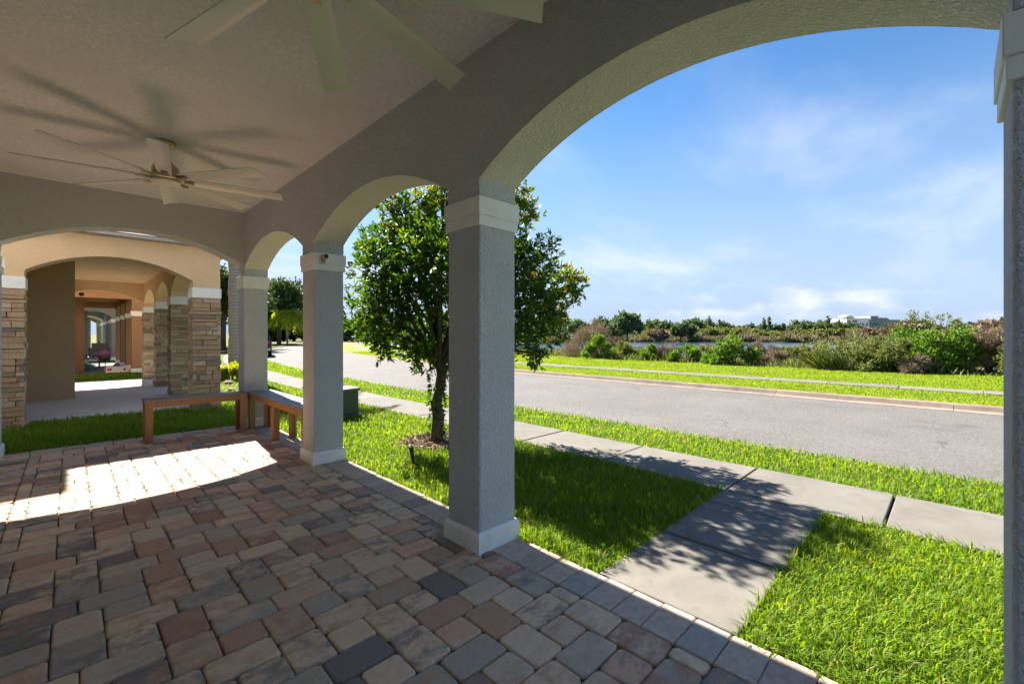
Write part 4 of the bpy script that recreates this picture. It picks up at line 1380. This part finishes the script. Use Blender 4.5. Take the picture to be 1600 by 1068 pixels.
# thin blue-green weeds standing above the big bush
for k, u in enumerate((1432, 1447, 1470, 1484, 1497, 1424, 1458)):
    g = np.random.default_rng(60 + k)
    b_ = ground_at(u, 16.6)
    wd = root('tall_weed', tuple(b_), 'thin tall weed rising above the largest bush', 'weed', 'tall weeds above the largest bush')
    hh = (523 + 690 * 1.38 / 16.6 - g.uniform(484, 497)) * 16.6 / 690
    MB().tube([(0, 0, 0), (0.02, 0, hh * 0.5), (0.0, 0.02, hh)], [0.014, 0.010, 0.004], 5).build('stem', M['bush_olive'], wd, (0, 0, 0))
    n = 70
    P = np.stack([g.normal(scale=0.05, size=n), g.normal(scale=0.05, size=n), hh * g.uniform(0.78, 1.0, n)], 1)
    V, T, ti = leaves(P, g.normal(size=(n, 3)) + np.array([0, 0, 0.6]), 0.11, 0.035, g)
    link_mesh('foliage', np_mesh('foliage', V, T, ti, M['bush_olive']), wd)
# rough grass along the whole edge of the mown lawn
g = np.random.default_rng(50)
n = 26000
Y = g.uniform(-9, 34, n)
X = BUSH_X + g.normal(scale=0.55, size=n) + 0.5 + 1.6 * (g.random(n) ** 2) + 0.25 * np.sin(Y * 0.9)
an = g.random(n) * 2 * np.pi
P = np.stack([X + np.array([bend(q_) for q_ in Y]), Y, np.full(n, -0.1)], 1)
Dd = np.stack([np.cos(an) * 0.45, np.sin(an) * 0.45, np.ones(n)], 1)
V, T, ti = leaves(P, Dd, g.uniform(0.25, 0.75, n) * (0.7 + 0.3 * np.sin(Y * 1.7)), 0.03, g, 0.1, droop=0.15)
tag(link_mesh('edge_weeds', np_mesh('edge_weeds', V, T, ti, M['bush_olive'])), 'rough weeds along the edge of the mown grass by the pond', 'weeds', kind='stuff')
g = np.random.default_rng(51)
n = 16000
Y = g.uniform(-14, 30, n)
X = 25.5 + g.uniform(0, 7, n) + 0.35 * np.abs(Y)
P = np.stack([X, Y, np.full(n, -0.9)], 1)
Dd = np.stack([g.normal(scale=0.2, size=n), g.normal(scale=0.2, size=n), np.ones(n)], 1)
V, T, ti = leaves(P, Dd, g.uniform(0.8, 1.55, n) * (0.75 + 0.25 * np.sin(Y * 1.1)), 0.03, g, 0.1, droop=0.1)
tag(link_mesh('pond_reeds', np_mesh('pond_reeds', V, T, ti, M['reed'])), 'dry brown reeds standing in the near edge of the pond', 'reeds', kind='stuff')
g = np.random.default_rng(52)
n = 42000
th = g.uniform(R(-75), R(95), n)
P = np.stack([84 + (60 + g.uniform(-3, 9, n)) * np.cos(th), 28 + (47 + g.uniform(-3, 9, n)) * np.sin(th), np.full(n, -0.6)], 1)
Dd = np.stack([g.normal(scale=0.35, size=n), g.normal(scale=0.35, size=n), np.ones(n)], 1)
hv = 0.75 + 0.3 * np.sin(th * 23) + 0.3 * np.sin(th * 61 + 1)
V, T, ti = leaves(P, Dd, g.uniform(0.9, 2.9, n) * np.maximum(hv, 0.3), 0.30, g, 0.1, droop=0.1)
tag(link_mesh('far_reeds', np_mesh('far_reeds', V, T, ti, M['reed'])), 'brown reed belt along the far shore of the pond', 'reeds', kind='stuff')

# ------------------------------------------------------------------ trees in the distance
def crown_mesh(name, w, h, z0, kind, seed, mat, leaf, count):
    g = np.random.default_rng(seed)
    cs, rs = [], []
    for _ in range(26 if kind != 'cone' else 20):
        if kind == 'cone':
            t = g.random() ** 1.2
            rad = (1 - t) * w / 2 * 0.72
            a = g.random() * 6.283
            cs.append([rad * math.cos(a) * g.random(), rad * math.sin(a) * g.random(), z0 + t * h]); rs.append(0.10 * h * (1.25 - t))
        else:
            d = unit(g.normal(size=(1, 3)))[0] * g.random() ** 0.4
            cs.append([d[0] * w * 0.34, d[1] * w * 0.34, z0 + h * 0.5 + d[2] * h * 0.34]); rs.append(g.uniform(0.13, 0.22) * h)
    V, T, ti = blob_leaves(np.array(cs), np.array(rs), count, 5, leaf, leaf * 0.55, g, up=0.3, shell=0.3)
    return np_mesh(name, V, T, ti, mat)

def trunk_mesh(name, h, r, mat):
    return MB().tube([(0, 0, -0.3), (0.05 * h * 0.2, 0, h * 0.5), (0, 0.03 * h * 0.3, h)], [r, r * 0.8, r * 0.45], 8).mesh(name, mat, smooth=True)

FAR = {'round': [crown_mesh('crown', 8, 6.5, 0.6, 'round', 70 + k, M['far_tree'], 0.75, 26) for k in range(4)],
       'cone': [crown_mesh('crown', 4.2, 8.5, 0.6, 'cone', 80 + k, M['far_tree'], 0.6, 26) for k in range(2)],
       'shrub': [crown_mesh('crown', 9, 5.0, -0.4, 'round', 95 + k, M['bush_olive'], 0.9, 26) for k in range(3)],
       'brown': [crown_mesh('crown', 9, 4.2, 0.0, 'round', 90 + k, M['bush_dry'], 0.9, 26) for k in range(2)]}
FART = trunk_mesh('trunk', 4.0, 0.22, M['bark'])
def far_tree(kind, u, d, s, label, cat, group, fr, name):
    p = ground_at(u, d)
    o = empty(name, (p[0], p[1], -0.13), label, cat, group, fr.uniform(0, 6.28))
    c = link_mesh('crown', fr.choice(FAR[kind]), o)
    c.scale = (s * fr.uniform(0.9, 1.2), s * fr.uniform(0.9, 1.2), s)
    t = link_mesh('trunk', FART, o)
    t.scale = (s, s, s)
    return o
fr = random.Random(17)
# belt of round trees beyond the water; a few metres apart in depth
u = 880.0
while u < 1640:
    d = fr.uniform(165, 215)
    s = fr.uniform(0.75, 1.2)
    far_tree('round', u, d, s, 'rounded green tree in the belt beyond the pond', 'tree', 'tree belt beyond the pond', fr, 'far_tree')
    u += fr.uniform(9, 20)
far_tree('round', 980, 104, 1.05, 'tall dark green tree left of the pond, highest of the far trees', 'tree', None, fr, 'far_tree')
far_tree('round', 963, 112, 0.85, 'dark tree just left of the highest far tree', 'tree', None, fr, 'far_tree')
far_tree('round', 940, 120, 0.95, 'dark tree behind the leafless brown shrub', 'tree', None, fr, 'far_tree')
far_tree('round', 905, 112, 0.8, 'dark tree near the tip of the lawn tree branches', 'tree', None, fr, 'far_tree')
far_tree('round', 1063, 128, 0.8, 'spreading green tree in the middle of the far shore', 'tree', None, fr, 'far_tree')
far_tree('round', 1078, 132, 0.72, 'smaller green tree beside the spreading one on the far shore', 'tree', None, fr, 'far_tree')
for u, d, s, lb in ((1108, 160, 0.95, 'tallest pointed conifer left of the far shore gap'), (1124, 165, 0.78, 'shorter conifer right of the tallest pointed one'), (1194, 170, 0.92, 'left of the twin pointed conifers'),
                    (1202, 172, 0.92, 'right of the twin pointed conifers'), (1255, 165, 0.8, 'conifer between the twin ones and the white building'), (1295, 160, 0.95, 'broad conifer left of the far white building'), (1311, 165, 0.86, 'conifer close to the far white building')):
    far_tree('cone', u, d, s, lb, 'tree', 'pointed trees beyond the pond', fr, 'conifer')
for u, d, s, lb in ((1030, 125, 0.75, 'low brown thicket below the distant roofline'), (1165, 150, 1.05, 'brown thicket between the pointed conifers'), (1135, 150, 0.8, 'brown thicket under the shorter conifer'), (1355, 120, 0.8, 'brown thicket in front of the far white building'),
                    (1405, 110, 1.1, 'brown thicket before the grey wing of the far building'), (1570, 90, 1.2, 'brown thicket behind the right pillar'), (1230, 150, 0.7, 'brown thicket above the right end of the water')):
    far_tree('brown', u, d, s, lb, 'thicket', 'brown thickets beyond the pond', fr, 'thicket')

frs = random.Random(29)
u = 985.0
while u < 1560:
    far_tree('shrub', u, frs.uniform(138, 152), frs.uniform(0.5, 0.9), 'low olive shrub along the far shore of the pond', 'shrub', 'shrubs along the far shore', frs, 'shore_shrub')
    u += frs.uniform(8, 17)

# woods round the bend of the road and big oaks on the left
WT = {'oak': [crown_mesh('crown', 9, 7.0, 2.2, 'round', 110 + k, M['wood_tree'], 0.42, 75) for k in range(3)],
      'low': [crown_mesh('crown', 8, 5.5, -0.3, 'round', 115 + k, M['wood_tree'], 0.5, 60) for k in range(3)]}
WTT = trunk_mesh('trunk', 5.5, 0.3, M['bark'])
def wood_tree(kind, u, d, s, label, group=None, sx_=1.0):
    p = ground_at(u, d)
    o = empty('woodland_tree', (p[0], p[1], -0.13), label, 'tree', group, fr.uniform(0, 6.28))
    c = link_mesh('crown', fr.choice(WT[kind]), o)
    c.scale = (s * sx_, s * sx_, s)
    t = link_mesh('trunk', WTT, o)
    t.scale = (s, s, s)
wood_tree('oak', 436, 66, 1.15, 'tall oak behind the yellow green palm round the bend')
wood_tree('oak', 408, 72, 1.25, 'oak hidden by the corner pillar, left of the palm')
wood_tree('oak', 348, 40, 0.95, 'dark oak behind the pale palm trunk next to the tan house')
wood_tree('oak', 372, 46, 0.95, 'oak just right of the pale palm trunk')
wood_tree('oak', 330, 52, 1.0, 'oak behind the corner of the tan house')
u = 415.0
while u < 830:
    wood_tree('low', u, fr.uniform(92, 112), fr.uniform(0.8, 1.1) * (1.5 if u < 480 else 1.15), 'dark tree in the woods beyond the bend of the road', 'woods beyond the bend', 1.25)
    u += fr.uniform(16, 30)

# tall palm trunk by the tan house, feathery palm round the bend
pt = ground_at(366, 15.5)
ph = root('palm_tree', (pt[0], pt[1], 0), 'pale ringed palm trunk standing between the tan house and the corner pillar', 'palm')
mb = MB()
pts, rad = [], []
for k in range(52):
    z = -0.05 + k * 0.17
    pts.append((pt[0] + 0.012 * math.sin(k), pt[1] + 0.004 * k, z)); rad.append((0.185 - 0.0014 * k) * (1.0 + (0.05 if k % 2 else -0.04)))
mb.tube(pts, rad, 16).build('trunk', M['palm_bark'], ph, smooth=True)
def palm_fronds(g, nf, length, leafl, z, droop):
    parts = []
    for k in range(nf):
        a = g.random() * 6.283
        el = g.uniform(0.0, 1.35)
        ts = np.linspace(0.05, 1, 26)
        rr = length * ts * math.cos(el * 0.7)
        zz_ = z + length * ts * math.sin(el) - droop * length * ts ** 2.2
        C = np.stack([rr * math.cos(a), rr * math.sin(a), zz_], 1)
        tang = np.gradient(C, axis=0)
        sd = np.array([-math.sin(a), math.cos(a), 0])
        for s in (-1, 1):
            Dd = unit(tang) * 0.55 + s * sd * 0.8 + np.array([0, 0, -0.45]) + g.normal(scale=0.1, size=C.shape)
            parts.append(leaves(C, Dd, leafl * (1.15 - 0.6 * ts), leafl * 0.11, g, 0.15, droop=0.15))
        parts.append(leaves(C[:1], (C[12:13] - C[:1]), length * 0.6, 0.05, g))
    return join_np(parts)
g = np.random.default_rng(99)
V, T, ti = palm_fronds(g, 22, 2.3, 0.5, 8.7, 0.9)
link_mesh('fronds', np_mesh('fronds', V, T, ti, M['bush_green']), ph)
pp_ = ground_at(449, 62)
p2 = root('feather_palm', (pp_[0], pp_[1], 0), 'yellow green feathery palm beside the road round the bend', 'palm')
MB().tube([(pp_[0], pp_[1], -0.1), (pp_[0], pp_[1], 4.2)], [0.13, 0.10], 10).build('trunk', M['palm_bark'], p2, smooth=True)
V, T, ti = palm_fronds(g, 46, 3.0, 0.9, 4.0, 0.95)
link_mesh('fronds', np_mesh('fronds', V, T, ti, M['yellow_leaf']), p2)
# clipped hedge plant, rocks of the bed beside the tan house
bush('low_hedge', 362, 13.2, 44, 30, M['yellow_leaf'], 'low yellow green shrub beside the stone pillar of the tan house', 'shrub', 71, 12, 90, 6, 0.055, 0.03, depth=1.0)
bush('yellow_bush', 655, 40, 34, 24, M['yellow_leaf'], 'yellow green bush across the road beside the lawn tree trunk', 'bush', 72, 10, 70, 6, 0.16, 0.07)
bush('tall_grass_clump', 622, 42, 50, 17, M['bush_olive'], 'clump of tall grass across the road left of the yellow bush', 'grass clump', 73, 12, 70, 6, 0.25, 0.04, 1.2, stems=False)
pb = ground_at(363, 11.4)
mb = MB().prism([(pb[0] + 0.6 * math.cos(a), pb[1] + 1.3 * math.sin(a)) for a in [2 * math.pi * k / 20 for k in range(20)]], -0.06, 0.0)
tag(mb.build('planting_bed', M['soil']), kind='structure')
srn = random.Random(23)
for k in range(9):
    a = srn.uniform(0, 6.28)
    cx, cy = pb[0] + 0.45 * math.cos(a), pb[1] + 1.0 * math.sin(a)
    r_ = srn.uniform(0.08, 0.17)
    me_b = bmesh.new()
    bmesh.ops.create_icosphere(me_b, subdivisions=2, radius=r_)
    for v_ in me_b.verts:
        v_.co *= 1 + srn.uniform(-0.14, 0.14)
        v_.co.z *= 0.6
    me_ = bpy.data.meshes.new('garden_rock')
    me_b.to_mesh(me_); me_b.free()
    me_.materials.append(M['kerb'])
    tag(link_mesh('garden_rock', me_, None, (cx, cy, 0.02)), 'rounded rock edging the bed beside the stone pillar', 'rock', 'rocks edging the planting bed')

# ------------------------------------------------------------------ parked car round the bend, mostly behind the corner pillar
def car(loc, rz, label):
    c = empty('parked_car', loc, label, 'car', None, rz)
    # side profile along local x (front at +x), lofted across the width with tumblehome
    prof = [(-2.2, 0.35), (-2.25, 0.75), (-2.15, 1.05), (-1.95, 1.62), (-1.2, 1.72), (0.2, 1.70), (0.75, 1.45), (1.1, 1.10), (2.0, 0.98), (2.2, 0.75), (2.2, 0.38)]
    n = len(prof)
    vs, fs = [], []
    for s in (-1, 1):
        for x, z in prof:
            wv = 0.90 if z < 1.12 else 0.90 - 0.28 * (z - 1.12) / 0.6
            vs.append((x, s * wv, z))
    fs = [tuple(range(n)), tuple(range(2 * n - 1, n - 1, -1))] + [(i, i + n, (i + 1) % n + n, (i + 1) % n) for i in range(n)]
    MB().add(vs, fs).build('body', M['car_black'], c, (0, 0, 0), bevel=0.05)
    for s in (-1, 1):
        for x0, x1 in ((-1.75, -0.85), (-0.78, 0.05), (0.12, 0.72)):
            yy = lambda z: s * (0.905 - 0.28 * (z - 1.12) / 0.6)
            xt = x1 if x1 < 0.5 else x1 - 0.28
            mbw = MB().add([(x0, yy(1.15), 1.15), (x1, yy(1.15), 1.15), (xt, yy(1.58), 1.58), (x0 + 0.05, yy(1.58), 1.58),
                            (x0, yy(1.15) - s * 0.02, 1.15), (x1, yy(1.15) - s * 0.02, 1.15), (xt, yy(1.58) - s * 0.02, 1.58), (x0 + 0.05, yy(1.58) - s * 0.02, 1.58)],
                           [(0, 1, 2, 3), (4, 7, 6, 5), (0, 4, 5, 1), (1, 5, 6, 2), (2, 6, 7, 3), (3, 7, 4, 0)])
            mbw.build('window', M['glass'], c, (0, 0, 0))
        MB().box(-2.262, -2.18, s * 0.72 - 0.12, s * 0.72 + 0.12, 0.80, 1.05).build('tail_light', M['red_lens'], c, (0, 0, 0))
        MB().box(2.15, 2.215, s * 0.66 - 0.14, s * 0.66 + 0.14, 0.70, 0.86).build('headlight', M['white_plastic'], c, (0, 0, 0))
        for x in (-1.35, 1.35):
            w = MB()
            prof_w = [(-0.11, 0.20), (-0.11, 0.33), (-0.07, 0.36), (0.07, 0.36), (0.11, 0.33), (0.11, 0.20)]
            vs = []
            for yy_, r_ in prof_w:
                for k in range(20):
                    a = 2 * math.pi * k / 20
                    vs.append((x + r_ * math.cos(a), s * 0.82 + yy_, 0.36 + r_ * math.sin(a)))
            fs = [(i * 20 + k, i * 20 + (k + 1) % 20, (i + 1) * 20 + (k + 1) % 20, (i + 1) * 20 + k) for i in range(5) for k in range(20)]
            ty_ = w.add(vs, fs).build('wheel', M['tyre'], c, (0, 0, 0))
            MB().tube([(x, s * 0.82 - 0.09, 0.36), (x, s * 0.82 + 0.09, 0.36)], 0.205, 16).build('rim', M['rim'], ty_, (0, 0, 0))
    MB().box(-2.30, -2.20, -0.85, 0.85, 0.40, 0.58).build('rear_bumper', M['rim'], c, (0, 0, 0), bevel=0.02)
    MB().box(-2.268, -2.20, -0.26, 0.26, 0.66, 0.78).build('number_plate', M['white_plastic'], c, (0, 0, 0))
    return c
cp = ground_at(400, 30)
car((cp[0], cp[1], -0.075), R(74), 'black car parked up the road, its rear just showing past the corner pillar')

# ------------------------------------------------------------------ white building beyond the pond
DB = 240.0
bc = ground_at(1366, DB)
bld = empty('far_building', (bc[0], bc[1], -0.13), 'white and slate three storey building far beyond the pond', 'building', None, math.atan2(-0.70711, 0.70711))
k_ = DB / 690
def bx_(name, u0, u1, v0, v1, y0, y1, mat, parent=bld):
    """box in building axes: local x runs to the right, y away from us"""
    return MB().box((u0 - 1366) * k_, (u1 - 1366) * k_, y0, y1, max(-0.2, CAM_H + (523 - v1) * k_ + 0.13), CAM_H + (523 - v0) * k_ + 0.13).build(name, mat, parent, (0, 0, 0))
w1 = bx_('white_wing', 1323, 1358.5, 497, 530, 0, 14, M['far_white'])
w2 = bx_('slate_tower', 1358.6, 1370.5, 493.5, 530, -0.8, 13, M['far_blue'])
w3 = bx_('grey_wing', 1370.6, 1392, 497.5, 530, 1, 14, M['far_grey'])
bx_('grey_wing', 1392.1, 1415, 499, 530, 3, 15, M['far_grey'])
bx_('roof_plant', 1384, 1399, 495.6, 499, 5, 9, M['far_grey'])
MB().add([((1321 - 1366) * k_, -0.5, 11.0), ((1336 - 1366) * k_, -0.5, 10.5), ((1336 - 1366) * k_, 5, 10.5), ((1321 - 1366) * k_, 5, 11.0),
          ((1321 - 1366) * k_, -0.5, 11.9), ((1328 - 1366) * k_, -0.5, 12.3), ((1328 - 1366) * k_, 5, 12.3), ((1321 - 1366) * k_, 5, 11.9)],
         [(0, 3, 2, 1), (4, 5, 6, 7), (0, 1, 5, 4), (1, 2, 6, 5), (2, 3, 7, 6), (3, 0, 4, 7)]).build('roof_canopy', M['far_white'], bld, (0, 0, 0))
for v0, v1, us in ((500.3, 503.2, [(1324.3, 1329), (1332.5, 1335), (1336, 1339)]), (504.6, 509.2, [(1324.3, 1329), (1330.6, 1332), (1333.5, 1339), (1340, 1341.3), (1343.6, 1345.4), (1347.4, 1349.2), (1353.6, 1355.4)]),
                   (511.2, 515, [(1324.3, 1329), (1333.5, 1337), (1343, 1348)])):
    for u0, u1 in us:
        bx_('window', u0, u1, v0, v1, -0.12, 0.05, M['glass'])
for u0, u1 in ((1360.5, 1361.8), (1364, 1366), (1368, 1369.3)):
    bx_('window', u0, u1, 504.6, 509, -0.92, -0.75, M['glass'])
